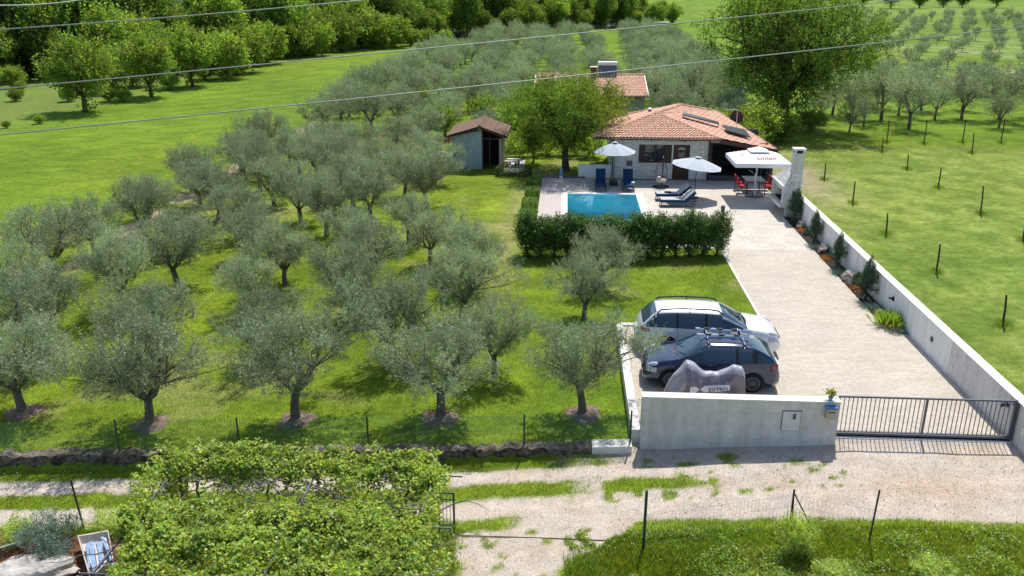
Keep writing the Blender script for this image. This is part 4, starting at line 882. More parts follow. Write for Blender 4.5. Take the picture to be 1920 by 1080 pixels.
for i in range(5): m_.tube([(12.3 + .05 * i, 53.5 + .9 * i, 0), (12.3 + .05 * i, 53.5 + .9 * i, 2.0)], .03, 6)
m_.build('porch_post', 'darkgrey', hs)
# things on the roof
def on_roof(px, py, y): return aty(px, py, y)
vt = thing('roof_vent', on_roof(1218, 207, 60), 'small dark vent pipe with white cap on the house roof ridge', 'roof vent'); v_ = on_roof(1218, 212, 60)
MB().lathe(v_, [(.10, -.25), (.10, .22)], 12).build('pipe', 'blackmetal', vt); MB().lathe(v_ + V3((0, 0, .26)), [(.15, 0), (.17, .05), (.04, .12)], 12).build('cap', 'white', vt)
def panel(name, cs, label, t=.07):
    c = sum(cs, V3()) / 4; th_ = thing(name, c, label, 'solar panel'); n = (cs[1] - cs[0]).cross(cs[3] - cs[0]).normalized(); n = n if n.z > 0 else -n
    cs = [p + n * .16 for p in cs]; m = MB(); m.add(cs + [p - n * t for p in cs], [(0, 1, 2, 3), (7, 6, 5, 4), (0, 4, 5, 1), (1, 5, 6, 2), (2, 6, 7, 3), (3, 7, 4, 0)]); m.build('frame', 'blackmetal', th_)
    m = MB()
    for k in range(6):
        a = cs[0].lerp(cs[3], (k + .06) / 6); b = cs[1].lerp(cs[2], (k + .06) / 6); c2 = cs[1].lerp(cs[2], (k + .94) / 6); d = cs[0].lerp(cs[3], (k + .94) / 6); e = (b - a) * .03
        m.add([p + n * .004 for p in (a + e, b - e, c2 - e, d + e)], [(0, 1, 2, 3)])
    m.build('cells', 'panel', th_)
    m = MB()
    for p in cs: m.tube([p, p - n * .2], .02, 5)
    m.build('bracket', 'blackmetal', th_)
def roofz(x, y):  # height of the right slope plane P,E1,B
    n = (E1 - P_).cross(B_ - P_); return P_.z - (n.x * (x - P_.x) + n.y * (y - P_.y)) / n.z
def onp(px, py):
    z = 3.0
    for _ in range(12): q = at(px, py, z); z = .5 * z + .5 * roofz(q.x, q.y)
    return at(px, py, z)
panel('solar_collector', [onp(1363, 249), onp(1406, 261), onp(1396, 247), onp(1354, 238)], 'grey solar panel tilted on the lower right of the house roof')
panel('solar_collector', [onp(1279, 219), onp(1347, 236), onp(1346, 232.5), onp(1281, 214.5)], 'narrow dark solar panel lying across the upper right of the house roof')
dsh = aty(1381, 220, 61.5); ds = thing('satellite_dish', (dsh.x, dsh.y, 0), 'round brown satellite dish behind the right end of the roof', 'satellite dish')
ax_ = Matrix.Rotation(R(-75), 3, 'X') @ Matrix.Rotation(R(12), 3, 'Y')
ax_ = (V3((-.15, -.95, .35)).to_track_quat('Z', 'Y')).to_matrix()
MB().lathe(dsh, [(.02, -.10), (.25, -.075), (.38, -.02), (.45, .05), (.46, .05), (.38, -.005), (.25, -.05), (.02, -.08)], 24, axis=ax_).build('dish', 'brown', ds, smooth=True)
MB().tube([(dsh.x, dsh.y + .12, 0), (dsh.x, dsh.y + .12, dsh.z)], .035, 8).build('mast', 'greymetal', ds); MB().tube([dsh + V3((0, -.05, -.3)), dsh + V3((-.05, -.55, .1))], .015, 6).build('arm', 'greymetal', ds)
an0 = aty(1381, 236, 58); an1 = aty(1383, 205, 58); an = thing('aerial', (an0.x, an0.y, 0), 'thin pale aerial mast with a crossbar at the right end of the roof', 'aerial')
MB().tube([(an0.x, 58, 2.2), (an1.x, 58, an1.z)], .022, 6).build('mast', 'alu', an); a_ = aty(1358, 205, 58); MB().tube([a_, (an1.x + .02, 58, an1.z - .02)], .018, 6).build('crossbar', 'alu', an)
for k in range(5): q = a_.lerp(V3((an1.x, 58, an1.z)), .1 + k * .18); MB().tube([q + V3((0, -.2, 0)), q + V3((0, .2, 0))], .008, 5).build('element', 'alu', an)
# low white wall left of the house
m_ = MB(); m_.box(.93, 54.0, -.05, 3.06, 54.22, .86); o = m_.build('low_wall', 'render_white'); setp(o, 'low white garden wall joining the left corner of the house', 'wall')
m_ = MB(); rr = random.Random(8)
for i in range(16):
    x_ = -1.3 + i * .17; m_.obox((x_ + rr.uniform(-.03, .03), 54.0 + rr.uniform(-.06, .06), .04), (.16, .2, .12), Matrix.Rotation(rr.uniform(-.5, .5), 3, 'Z'))
setp(m_.build('edging_stones', 'rock'), label='small edging stones along the back of the paving', kind='stuff')
lt = thing('garden_lamp', (-.15, 53.7, 0), 'short pale blue and white garden shower post at the back of the paving', 'post'); MB().lathe((-.15, 53.7, 0), [(.12, 0), (.12, .18)], 12).build('base', 'white', lt); MB().lathe((-.15, 53.7, .18), [(.10, 0), (.10, .42), (.06, .46)], 12).build('column', 'bluetin', lt)
# shed
sh = thing('garden_shed', (-5.8, 58, 0), 'small blue grey shed with an old tiled gable roof and a dark open front', 'shed')
sy = 56.3; m_ = MB(); sxl, sxm, sxr = -7.45, -5.45, -4.15
m_.add([(sxl, sy, 0), (sxm, sy, 0), (sxm, sy, 2.62), (sxl, sy, 2.16), (sxl, sy + .15, 0), (sxm, sy + .15, 0), (sxm, sy + .15, 2.62), (sxl, sy + .15, 2.16)], [(0, 1, 2, 3), (7, 6, 5, 4), (0, 4, 5, 1), (1, 5, 6, 2), (2, 6, 7, 3), (3, 7, 4, 0)]); m_.build('front_wall', 'bluewall', sh)
m_ = MB(); m_.box(sxl, sy + .151, 0, sxl + .15, 59.5, 2.1); m_.box(sxl, 59.501, 0, sxr, 59.65, 2.1); m_.build('side_wall', 'bluewall', sh)
m_ = MB(); m_.box(sxr - .15, sy - .05, 0, sxr + .02, 59.5, 2.05); m_.build('right_wall', 'beigebrown', sh)
MB().box(sxm, 58.2, 0, sxr - .16, 58.3, 2.4).build('interior', 'dark', sh)
m_ = MB(); m_.box(sxm, sy + .02, 0, sxm + .08, sy + .1, 2.55); m_.box(sxm + .1, sy + .02, 2.0, sxr - .16, sy + .1, 2.08); m_.box(sxm + .45, sy + .3, 0, sxm + .52, sy + .37, 2.3); m_.build('door_post', 'wood', sh)
def slab(m, pts, t=.09): m.add([V3(p) for p in pts] + [V3(p) - V3((0, 0, t)) for p in pts], [(0, 1, 2, 3), (7, 6, 5, 4), (0, 4, 5, 1), (1, 5, 6, 2), (2, 6, 7, 3), (3, 7, 4, 0)])
rk = -5.55; a0, a1 = sy - .5, 60.2; rz_, ez1, ez2 = 2.86, 2.22, 2.22
L0, L1, R0, R1, K0, K1 = V3((-7.75, a0, ez1)), V3((-7.75, a1, ez1)), V3((-3.75, a0, ez2)), V3((-3.75, a1, ez2)), V3((rk, a0, rz_)), V3((rk, a1, rz_))
m_ = MB(); slab(m_, [L0, K0, K1, L1]); m_.build('roof_deck', 'wood', sh); m_ = MB(); slab(m_, [K0, R0, R1, K1]); m_.build('roof_deck', 'wood', sh)
roof_face('roof', [p + V3((0, 0, .03)) for p in (L0, K0, K1, L1)], (-1, 0, -.3), 'tile_old', sh, tw=.2, tl=.36, amp=.05)
roof_face('roof', [p + V3((0, 0, .03)) for p in (K0, R0, R1, K1)], (1, 0, -.3), 'tile_old', sh, tw=.2, tl=.36, amp=.05)
ridge(K0 + V3((0, 0, .06)), K1 + V3((0, 0, .06)), 'tile_old', sh, .10)
for i, (x_, y_, w_) in enumerate([(-3.55, 57.2, .45), (-3.4, 58.0, .5)]):
    t_ = thing('stone_bench', (x_, y_, 0), 'low grey stone slab on blocks beside the shed, %s one' % ('nearer', 'farther')[i], 'bench'); MB().box(x_ - w_, y_ - .15, .32, x_ + w_, y_ + .15, .40).build('slab', 'wallcap', t_)
    for d_ in (-.3, .3): MB().box(x_ + d_ - .08, y_ - .1, 0, x_ + d_ + .08, y_ + .1, .32).build('block', 'rock', t_)
# far house
fh = thing('far_house', (2.5, 77, 0), 'second low house with a terracotta roof further back behind the garden tree', 'house')
ze, zr = 2.5, 3.75; fa = at(1216, 181, ze); fb = at(1216, 141, zr); fx1 = fa.x; fx0 = fx1 - 9.9; ye, yr = fa.y, fb.y
a_, b_, c_, d_ = V3((fx0, ye, ze)), V3((fx1, ye, ze)), V3((fx1, yr, zr)), V3((fx0, yr, zr)); e_, f_ = V3((fx1, 2 * yr - ye, ze)), V3((fx0, 2 * yr - ye, ze))
roof_face('roof_slope', [a_, b_, c_, d_], (0, -1, -.3), 'tile', fh, tw=.27, tl=.4, amp=.08, res=6, step=.05); roof_face('roof_slope', [d_, c_, e_, f_], (0, 1, -.3), 'tile', fh, tw=.27, tl=.4, amp=.08, res=6, step=.05)
ridge(d_ + V3((0, 0, .05)), c_ + V3((0, 0, .05)), 'tile', fh, .11)
m_ = MB(); m_.add([(fx0 + .4, ye + .5, -.05), (fx1 - .25, ye + .5, -.05), (fx1 - .25, 2 * yr - ye - .5, -.05), (fx0 + .4, 2 * yr - ye - .5, -.05), (fx0 + .4, ye + .5, ze), (fx1 - .25, ye + .5, ze), (fx1 - .25, 2 * yr - ye - .5, ze), (fx0 + .4, 2 * yr - ye - .5, ze), (fx0 + .4, yr, zr - .06), (fx1 - .25, yr, zr - .06)],
      [(0, 1, 5, 4), (2, 3, 7, 6), (1, 2, 6, 9, 5), (3, 0, 4, 8, 7)]); m_.build('wall', 'farwall', fh)
m_ = MB()
for xx in (fx0, fx1): board(m_, (xx, ye, ze + .03), (xx, yr, zr + .03), .16, .07 if xx == fx0 else -.07)
m_.build('verge_board', 'white', fh); MB().tube([a_ + V3((0, -.05, -.03)), b_ + V3((0, -.05, -.03))], .06, 7).build('gutter', 'fascia', fh)
ch = aty(1113, 141, yr - .3); MB().box(ch.x - .28, yr - .8, zr - .35, ch.x + .28, yr - .3, zr + .72).build('chimney', 'rust', fh); MB().box(ch.x - .33, yr - .85, zr + .721, ch.x + .33, yr - .25, zr + .8).build('chimney_cap', 'wallcap', fh)
s0 = aty(1122, 140, yr - .4); s1 = aty(1156, 140, yr - .4); st_ = thing('solar_heater', ((s0.x + s1.x) / 2, yr - .4, zr), 'solar water heater with a white tank on the far house roof', 'water heater')
m_ = MB(); slab(m_, [(s0.x, yr - .9, zr - .0), (s1.x, yr - .9, zr - .0), (s1.x, yr - .1, zr + .95), (s0.x, yr - .1, zr + .95)], .06); m_.build('collector', 'panel', st_)
MB().tube([(s0.x - .05, yr - .05, zr + 1.02), (s1.x + .05, yr - .05, zr + 1.02)], .20, 14).build('tank', 'white', st_, smooth=False)
m_ = MB(); [m_.tube([(x_, yr + .1, zr + .0), (x_, yr, zr + .95)], .03, 5) for x_ in (s0.x, s1.x)]; m_.build('stand', 'alu', st_)
# barbecue
bb = thing('stone_barbecue', (12, 45.5, 0), 'built in pale stone barbecue with a tall grey chimney beside the boundary wall', 'barbecue')
gx0, gx1, gy0, gy1 = 11.62, 12.55, 44.98, 47.6
m_ = MB(); m_.box(11.86, gy0 + .1, 0, 11.98, gy0 + .3, .52); m_.box(11.86, gy1 - .35, 0, 12.0, gy1 - .15, .52); m_.box(12.2, gy0 + .1, 0, 12.55, gy1 - .1, .52); m_.build('leg', 'plaster', bb)
m_ = MB(); m_.box(gx0 - .12, gy0, .52, gx1, gy1, .66); m_.build('shelf', 'wallcap', bb)
m_ = MB(); m_.box(gx0, gy0, .662, gx1, gy0 + .3, 1.62); m_.box(gx0, gy1 - .3, .662, gx1, gy1, 1.62); m_.box(gx1 - .2, gy0 + .3, .662, gx1, gy1 - .3, 1.62); m_.box(gx0, gy0 + .3, 1.42, gx0 + .15, gy1 - .3, 1.62); m_.build('body', 'stoneclad', bb)
m_ = MB(); m_.box(gx0 + .16, gy0 + .302, .664, gx1 - .202, gy1 - .302, .70); m_.build('hearth', 'dark', bb)
m_ = MB(); m_.box(gx0 - .08, gy0 - .06, 1.622, gx1 + .06, gy1 + .06, 1.70); m_.build('slab', 'wallcap', bb)
m_ = MB(); k0_, k1_ = gy0 + .02, gy0 + .62; cx0, cx1 = 12.02, 12.50
lo = [(gx0 + .02, gy0 + .02, 1.702), (gx1 - .02, gy0 + .02, 1.702), (gx1 - .02, gy1 - .05, 1.702), (gx0 + .02, gy1 - .05, 1.702)]; hi = [(cx0, gy0 + .1, 2.5), (cx1, gy0 + .1, 2.5), (cx1, gy0 + .75, 2.5), (cx0, gy0 + .75, 2.5)]
m_.add(lo + hi, [(4, 5, 6, 7), (0, 1, 5, 4), (1, 2, 6, 5), (2, 3, 7, 6), (3, 0, 4, 7)]); m_.build('hood', 'stonetop' if False else 'stoneclad', bb)
m_ = MB(); m_.box(11.98, gy0 - .03, 1.704, 12.54, gy0 + .5, 2.55); m_.build('lower_stack', 'stoneclad', bb)
m_ = MB(); m_.box(12.0, gy0 - .01, 2.552, 12.52, gy0 + .48, 3.42); m_.build('stack', 'concrete', bb)
m_ = MB()
for dx, dy in ((0, 0), (.42, 0), (0, .39), (.42, .39)): m_.box(12.0 + dx, gy0 - .01 + dy, 3.422, 12.1 + dx, gy0 + .09 + dy, 3.58)
m_.box(11.95, gy0 - .06, 3.582, 12.57, gy0 + .53, 3.66); m_.build('stack_cap', 'frame_w', bb); MB().box(12.06, gy0 + .05, 3.422, 12.46, gy0 + .44, 3.575).build('flue', 'dark', bb)
MB().box(12.1, gy0 - .012, .98, 12.22, gy0 - .002, 1.42).build('socket_slot', 'dark', bb)

# ------------------------------------------------------------------ parasols
def parasol(c, rad, ztop, zedge, label, tiltx=0.0, base='box', n=8):
    t_ = thing('parasol', (c[0], c[1], 0), label, 'parasol'); rot = Matrix.Rotation(tiltx, 3, 'Y'); top = V3((0, 0, ztop))
    def tp(p): q = V3(p) - V3((0, 0, zedge)); q = rot @ q; return q + V3((c[0], c[1], zedge))
    m = MB(); vs = [tp((0, 0, ztop))]; rings = 6; seg = 4; N = n * seg
    for j in range(1, rings + 1):
        f = j / rings
        for k in range(N):
            an = 2 * math.pi * (k + .0) / N; w_ = (k % seg) / seg; chord = math.cos(math.pi / n) / math.cos((w_ - .5) * 2 * math.pi / n)
            r_ = rad * f * chord; sag = .045 * math.sin(math.pi * w_) * f; z_ = zedge + (ztop - zedge) * (1 - f ** 1.25) - sag; vs.append(tp((r_ * math.cos(an + .2), r_ * math.sin(an + .2), z_)))
    fs = [(0, 1 + k, 1 + (k + 1) % N) for k in range(N)] + [(1 + (j - 1) * N + k, 1 + j * N + k, 1 + j * N + (k + 1) % N, 1 + (j - 1) * N + (k + 1) % N) for j in range(1, rings) for k in range(N)]
    m.add(vs, fs); cn = m.build('canopy', 'canopy', t_)
    m = MB(); r2 = rad * .13; vv = [tp((0, 0, ztop + .09))] + [tp((r2 * math.cos(2 * math.pi * k / 16), r2 * math.sin(2 * math.pi * k / 16), ztop + .03)) for k in range(16)]; m.add(vv, [(0, 1 + k, 1 + (k + 1) % 16) for k in range(16)]); m.build('vent_cap', 'canopy', t_)
    m = MB(); m.lathe(tp((0, 0, ztop + .0)), [(.13, 0), (.14, .015), (.02, .06)], 10, axis=rot); m.build('finial', 'navy', t_)
    for k in range(n):
        an = 2 * math.pi * k / n + .2; MB().tube([tp((0, 0, ztop - .05)), tp((rad * .98 * math.cos(an), rad * .98 * math.sin(an), zedge - .02))], .008, 4).build('rib', 'blackmetal', t_)
    MB().tube([(c[0], c[1], .1), (c[0], c[1], zedge - .05), tp((0, 0, ztop))], .022, 8).build('pole', 'blackmetal', t_)
    m = MB()
    if base == 'box': m.box(c[0] - .24, c[1] - .24, 0, c[0] + .24, c[1] + .24, .28)
    else: m.lathe((c[0], c[1], 0), [(.26, 0), (.26, .05), (.06, .08)], 18)
    m.build('base', 'blackmetal', t_); return t_
parasol((3.08, 52.05), 1.33, 2.62, 2.08, 'pale grey round parasol standing in front of the house corner, left of the other one', .0)
parasol((7.62, 49.0), 1.50, 2.36, 1.90, 'pale grey round parasol tilted over the two side-on loungers', R(7), 'disc')
up = thing('square_parasol', (11.2, 49.35, 0), 'large square white parasol with red lettering over the dining table', 'parasol')
cxu, cyu, hw, ze, zt = 11.13, 49.4, 1.55, 2.28, 2.86
m_ = MB(); N = 8; vs = []
def usurf(a, b):  # a,b in -1..1
    r_ = max(abs(a), abs(b)); return V3((cxu + a * hw, cyu + b * hw * 1.04, ze + (zt - ze) * (1 - r_) ** .95))
G = 16; vs = [usurf(-1 + 2 * i / G, -1 + 2 * j / G) for i in range(G + 1) for j in range(G + 1)]
m_.add(vs, [(i * (G + 1) + j, (i + 1) * (G + 1) + j, (i + 1) * (G + 1) + j + 1, i * (G + 1) + j + 1) for i in range(G) for j in range(G)]); m_.build('canopy', 'canopyw', up)
m_ = MB(); cr = [usurf(-1, -1), usurf(1, -1), usurf(1, 1), usurf(-1, 1)]
for i in range(4):
    a, b = cr[i], cr[(i + 1) % 4]; n_ = (b - a).cross(V3((0, 0, 1))).normalized() * .015; segs = 10
    for k in range(segs):
        p, q = a.lerp(b, k / segs), a.lerp(b, (k + 1) / segs); o1 = n_ * (1 if k % 2 else .3); m_.add([p, q, q + n_ - V3((0, 0, .22)), p + o1 - V3((0, 0, .22))], [(0, 1, 2, 3)])
m_.build('valance', 'canopyw', up)
m_ = MB(); vc = .36; m_.add([(cxu, cyu, zt + .12), (cxu - .55, cyu - .57, zt - .12), (cxu + .55, cyu - .57, zt - .12), (cxu + .55, cyu + .57, zt - .12), (cxu - .55, cyu + .57, zt - .12)], [(0, 1, 2), (0, 2, 3), (0, 3, 4), (0, 4, 1)]); m_.build('vent_cap', 'canopyw', up)
m_ = MB(); m_.tube([(cxu, cyu, .06), (cxu, cyu, zt)], .04, 10); m_.build('pole', 'white', up)
m_ = MB(); m_.box(cxu - .5, cyu - .06, .01, cxu + .5, cyu + .06, .07); m_.box(cxu - .06, cyu - .5, .071, cxu + .06, cyu + .5, .12); m_.build('base', 'greymetal', up)
for a_ in ((1, 1), (1, -1), (-1, 1), (-1, -1), (1, 0), (-1, 0), (0, 1), (0, -1)): MB().tube([(cxu, cyu, zt - .06), usurf(*a_) - V3((0, 0, .03))], .014, 5).build('rib', 'white', up)
def text_on(txt, size, loc, rot, mname, parent, name='lettering', shear=0):
    cu = bpy.data.curves.new(name, 'FONT'); cu.body = txt; cu.size = size; cu.align_x = 'CENTER'; cu.align_y = 'CENTER'; cu.extrude = .002; cu.shear = shear
    try: cu.offset = size * .012
    except Exception: pass
    ob = bpy.data.objects.new('tmp', cu); COL.objects.link(ob); bpy.context.view_layer.update(); dg = bpy.context.evaluated_depsgraph_get()
    me = bpy.data.meshes.new_from_object(ob.evaluated_get(dg)); bpy.data.objects.remove(ob); me.transform(Matrix.Translation(V3(loc) - world_off(parent)) @ rot.to_4x4()); me.materials.clear(); me.materials.append(M[mname]); return link(name, me, parent)
sl_ = math.atan2(zt - ze, hw * 1.04)
text_on('Union', .44, (cxu + .22, cyu - hw * 1.04 * .66, ze + (zt - ze) * .34 + .02), Matrix.Rotation(sl_, 3, 'X'), 'redtext', up, 'red_lettering', .25)
sl2 = math.atan2(zt - ze, hw)
m_ = MB(); rm = Matrix.Rotation(-sl2, 3, 'Y'); cc = V3((cxu - hw * .62, cyu - .15, ze + (zt - ze) * .38 + .02))
for r0, r1 in ((.30, .26), (.16, 0)):
    K = 20; ring = [cc + rm @ V3((r0 * .7 * math.cos(2 * math.pi * k / K), r0 * 1.3 * math.sin(2 * math.pi * k / K), 0)) for k in range(K)] + [cc + rm @ V3((r1 * .7 * math.cos(2 * math.pi * k / K), r1 * 1.3 * math.sin(2 * math.pi * k / K), 0)) for k in range(K)]
    m_.add(ring, [(k, (k + 1) % K, K + (k + 1) % K, K + k) for k in range(K)])
m_.build('crest_print', 'tanprint', up)

# ------------------------------------------------------------------ loungers and chairs
def lounger(loc, rz, label, light=False, back=R(58)):
    """head end towards +x local"""
    t_ = thing('sun_lounger', loc, label, 'sun lounger', None); t_.rotation_euler = (0, 0, rz)
    L, W, H = 1.28, .62, .32; f = MB()
    for s in (-1, 1):
        y = s * W / 2; f.tube([(-1.0, y, H), (.95, y, H)], .022, 6)
    f.tube([(-1.0, -W / 2, H), (-1.0, W / 2, H)], .022, 6); f.tube([(.95, -W / 2, H), (.95, W / 2, H)], .022, 6); f.build('frame', 'blackmetal', t_, local=True)
    for x in (-.95, .85):
        for s in (-1, 1): MB().tube([(x, s * W / 2, H), (x + (.05 if x > 0 else -.03), s * W / 2, 0.0)], .022, 6).build('leg', 'blackmetal', t_, local=True)
    for s in (-1, 1): MB().tube([(-.95, s * W / 2, .06), (.88, s * W / 2, .06)], .015, 5).build('stretcher', 'blackmetal', t_, local=True)
    m = MB(); m.box(-1.0, -W / 2 + .03, H + (.072 if light else .02), .22, W / 2 - .03, H + .10); m.build('seat_cushion', 'navy' if not light else 'lgrey', t_, local=True)
    rb = Matrix.Rotation(-back, 3, 'Y'); m = MB(); m.obox(V3((.22, 0, H + .06)) + rb @ V3((.40, 0, .0)), (.80, W - .02, .08), rb); m.build('back_cushion', 'navy' if not light else 'lgrey', t_, local=True)
    m = MB(); m.tube([V3((.22, 0, H + .03)) + rb @ V3((.6, 0, -.05)), (.78, 0, H)], .014, 5); m.build('prop', 'blackmetal', t_, local=True)
    if light: m = MB(); m.obox(V3((.22, 0, H + .0)) + rb @ V3((.42, 0, -.075)), (.86, W + .05, .11), rb); m.box(-1.02, -W / 2 - .03, H - .06, .22, W / 2 + .03, H + .07); m.build('sling', 'navy', t_, local=True)
    return t_
lounger((2.26, 51.15, 0), R(90), 'navy blue sun lounger facing the pool, left of the parasol base', back=R(62))
lounger((3.92, 51.15, 0), R(90), 'navy blue sun lounger facing the pool, right of the parasol base', back=R(62))
lounger((6.35, 48.5, 0), R(2), 'sun lounger with pale grey cushions seen side-on, the farther of the pair', light=True, back=R(42))
lounger((6.45, 47.1, 0), R(2), 'navy sun lounger with pale cushions seen side-on, the nearer of the pair', light=True, back=R(42))
tw = MB().obox((4.2, 50.85, .45), (.18, .2, .06)).build('towel', 'white'); setp(tw, 'small folded white towel on the right-hand navy lounger', 'towel')
tw = MB().obox((6.0, 48.45, .46), (.35, .22, .07)).build('bag', 'navy'); setp(tw, 'small dark bag lying on the farther side-on lounger', 'bag')
eg = thing('hanging_chair', (5.95, 51.7, 0), 'hanging wicker egg chair with a cream cushion in front of the house wall', 'chair')
ex, ey = 5.95, 51.7
m_ = MB(); K = 20; m_.tube([(ex + .48 * math.cos(2 * math.pi * k / K), ey + .42 * math.sin(2 * math.pi * k / K), .03) for k in range(K + 1)], .03, 6); m_.tube([(ex - .48, ey, .03), (ex + .48, ey, .03)], .025, 6); m_.build('base_ring', 'blackmetal', eg)
m_ = MB(); m_.tube([(ex + .1, ey + .42, .03), (ex + .14, ey + .5, .9), (ex + .12, ey + .42, 1.6), (ex + .08, ey + .15, 1.86), (ex + .04, ey - .02, 1.78)], .03, 7); m_.build('stand_pole', 'blackmetal', eg)
m_ = MB()
for k in range(14):
    an = 2 * math.pi * k / 14; pts = []
    for j in range(9):
        f = j / 8; r_ = .36 * math.sin(math.pi * (.08 + .80 * f)) ** .8; pts.append((ex + r_ * math.cos(an), ey - .02 + r_ * math.sin(an), .22 + 1.42 * (1 - f) if False else 1.62 - 1.35 * f))
    if math.sin(an) < -.55: pts = pts[5:]
    m_.tube(pts, .010, 4)
for z_, r_ in ((.62, .40), (.45, .36), (.32, .26)): m_.tube([(ex + r_ * math.cos(2 * math.pi * k / 16), ey - .02 + r_ * math.sin(2 * math.pi * k / 16), z_) for k in range(17)], .010, 4)
m_.build('basket', 'wicker', eg)
m_ = MB(); m_.lathe((ex, ey - .04, .32), [(.10, 0), (.30, .04), (.34, .12), (.30, .20), (.12, .24)], 16); m_.build('seat_cushion', 'cushion', eg, smooth=True)
m_ = MB(); m_.lathe((ex - .14, ey - .12, .52), [(.05, 0), (.14, .05), (.14, .12), (.05, .17)], 12); m_.build('pillow', 'white', eg, smooth=True)
# dining table and chairs
tx, ty = 11.35, 50.9
dt = thing('dining_table', (tx, ty, 0), 'grey glass topped dining table under the square parasol', 'table')
MB().box(tx - .58, ty - .85, .72, tx + .58, ty + .85, .75).build('tabletop', 'panel', dt)
for sx_ in (-.52, .52):
    for s_ in (-.78, .78): MB().box(tx + sx_ - .025, ty + s_ - .025, 0, tx + sx_ + .025, ty + s_ + .025, .72).build('leg', 'blackmetal', dt)
m_ = MB(); m_.lathe((11.45, 51.1, .751), [(.05, 0), (.05, .12), (.03, .18), (.015, .26)], 10); setp(m_.build('bottle', 'white'), 'small white bottle on the dining table', 'bottle')
def chair(loc, rz, label):
    t_ = thing('garden_chair', loc, label, 'chair', 'red garden chairs round the dining table'); t_.rotation_euler = (0, 0, rz)
    for x in (-.22, .22):
        for y in (-.22, .22): MB().tube([(x, y, 0), (x, y, .44 if y < 0 else .92)], .014, 5).build('leg', 'blackmetal', t_, local=True)
    MB().box(-.24, -.24, .42, .24, .24, .48).build('seat', 'red', t_, local=True); MB().obox((0, .24, .70), (.44, .05, .42), Matrix.Rotation(R(-8), 3, 'X')).build('backrest', 'red', t_, local=True)
    for x in (-.25, .25): MB().tube([(x, -.22, .44), (x, -.22, .66), (x, .22, .66)], .014, 5).build('armrest', 'blackmetal', t_, local=True)
chair((tx - .75, ty - .45, 0), R(90), 'red garden chair on the near left side of the dining table'); chair((tx - .75, ty + .45, 0), R(90), 'red garden chair on the far left side of the dining table')
chair((tx + .75, ty - .45, 0), R(-90), 'red garden chair on the near right side of the dining table'); chair((tx + .75, ty + .45, 0), R(-90), 'red garden chair on the far right side of the dining table')
bl = thing('bollard_light', (8.6, 45.2, 0), 'short brown bollard light at the corner of the hedge and driveway', 'light'); MB().box(8.50, 45.1, 0, 8.68, 45.28, .48).build('post', 'brown', bl); MB().box(8.49, 45.09, .482, 8.69, 45.29, .51).build('cap', 'blackmetal', bl)
# rocks in the bed
for i, (x, y, r_, L_) in enumerate([(12.12, 42.9, .25, 1.2), (12.1, 38.7, .30, 1.3), (12.1, 34.6, .36, 1.5), (12.02, 30.7, .17, 1.4)]):
    bm_ = bmesh.new(); bmesh.ops.create_icosphere(bm_, subdivisions=3, radius=1)
    for v_ in bm_.verts:
        c_ = v_.co; f_ = 1 + .9 * (float(vnoise(c_.x * 2.2, c_.y * 2.2 + c_.z * 2, 1, 30 + i)) - .5) + .5 * (float(vnoise(c_.x * 5, c_.z * 5 + c_.y * 4, 1, 34 + i)) - .5); v_.co = V3((c_.x * r_ * .8 * f_, c_.y * r_ * L_ * f_, max(-.02, c_.z * r_ * .8 * f_ + .06)))
    me_ = bpy.data.meshes.new('garden_rock'); bm_.to_mesh(me_); bm_.free(); me_.materials.append(M['rock']); o = link('garden_rock', me_); o.location = (x, y, .02)
    setp(o, ['jagged grey rock between the first and second bed conifers', 'jagged rock between the second and third bed conifers', 'largest jagged rock in the middle of the flower bed', 'long low rock at the gate end of the flower bed'][i], 'rock', 'rocks in the flower bed')

# ------------------------------------------------------------------ wires
for i, (a_, b_, ya, yb, lb) in enumerate([((0, 253), (1920, 50), 11, 18, 'lowest overhead power line, crossing the whole picture'), ((0, 167), (1690, 0), 12, 19, 'second lowest overhead power line'),
                                      ((0, 55), (680, 0), 13, 16, 'overhead power line near the upper left corner'), ((0, 10), (150, 0), 13, 14, 'highest overhead power line, only just in the upper left corner')]):
    A_ = aty(*a_, ya); B2 = aty(*b_, yb); d_ = B2 - A_; pts = []
    e0 = -.9; e1 = 1.6
    for k in range(41):
        f = e0 + (e1 - e0) * k / 40; pts.append(A_ + d_ * f + V3((0, 0, .10 * f * (f - 1) if 0 <= f <= 1 else .02 * f * (f - 1))))
    o = MB().tube(pts, .0095, 6).build('power_line', 'wire', smooth=True); setp(o, lb, 'power line')
# ------------------------------------------------------------------ cars
def paint(name, col, rough=.25, metal=.0, coat=1.0):
    m = mat(name, col, rough, .5, metal); b = m.node_tree.nodes["Principled BSDF"]; b.inputs["Coat Weight"].default_value = coat; b.inputs["Coat Roughness"].default_value = .03; M[name] = m
paint('silver_paint', (.74, .76, .80), .32, .1); paint('black_paint', (.006, .018, .065), .2, .3)
M['carglass'] = mat('car_glass', (.02, .05, .075), .03, .9); M['plastic'] = mat('black_plastic', (.02, .02, .022), .6, .4); M['tyre'] = mat('tyre', (.018, .018, .018), .85, .3)
M['rim'] = mat('alloy_rim', (.45, .45, .47), .3, .6, metal=.8); M['rimdark'] = mat('dark_rim', (.16, .16, .17), .35, .6, metal=.6); M['lamp'] = mat('headlight_glass', (.45, .5, .56), .08, .8); M['redlamp'] = mat('tail_light', (.32, .01, .015), .12, .8); M['chrome'] = mat('chrome', (.7, .7, .72), .12, .8, metal=1)
M['numplate'] = mat('number_plate', (.7, .7, .7), .5, .4)
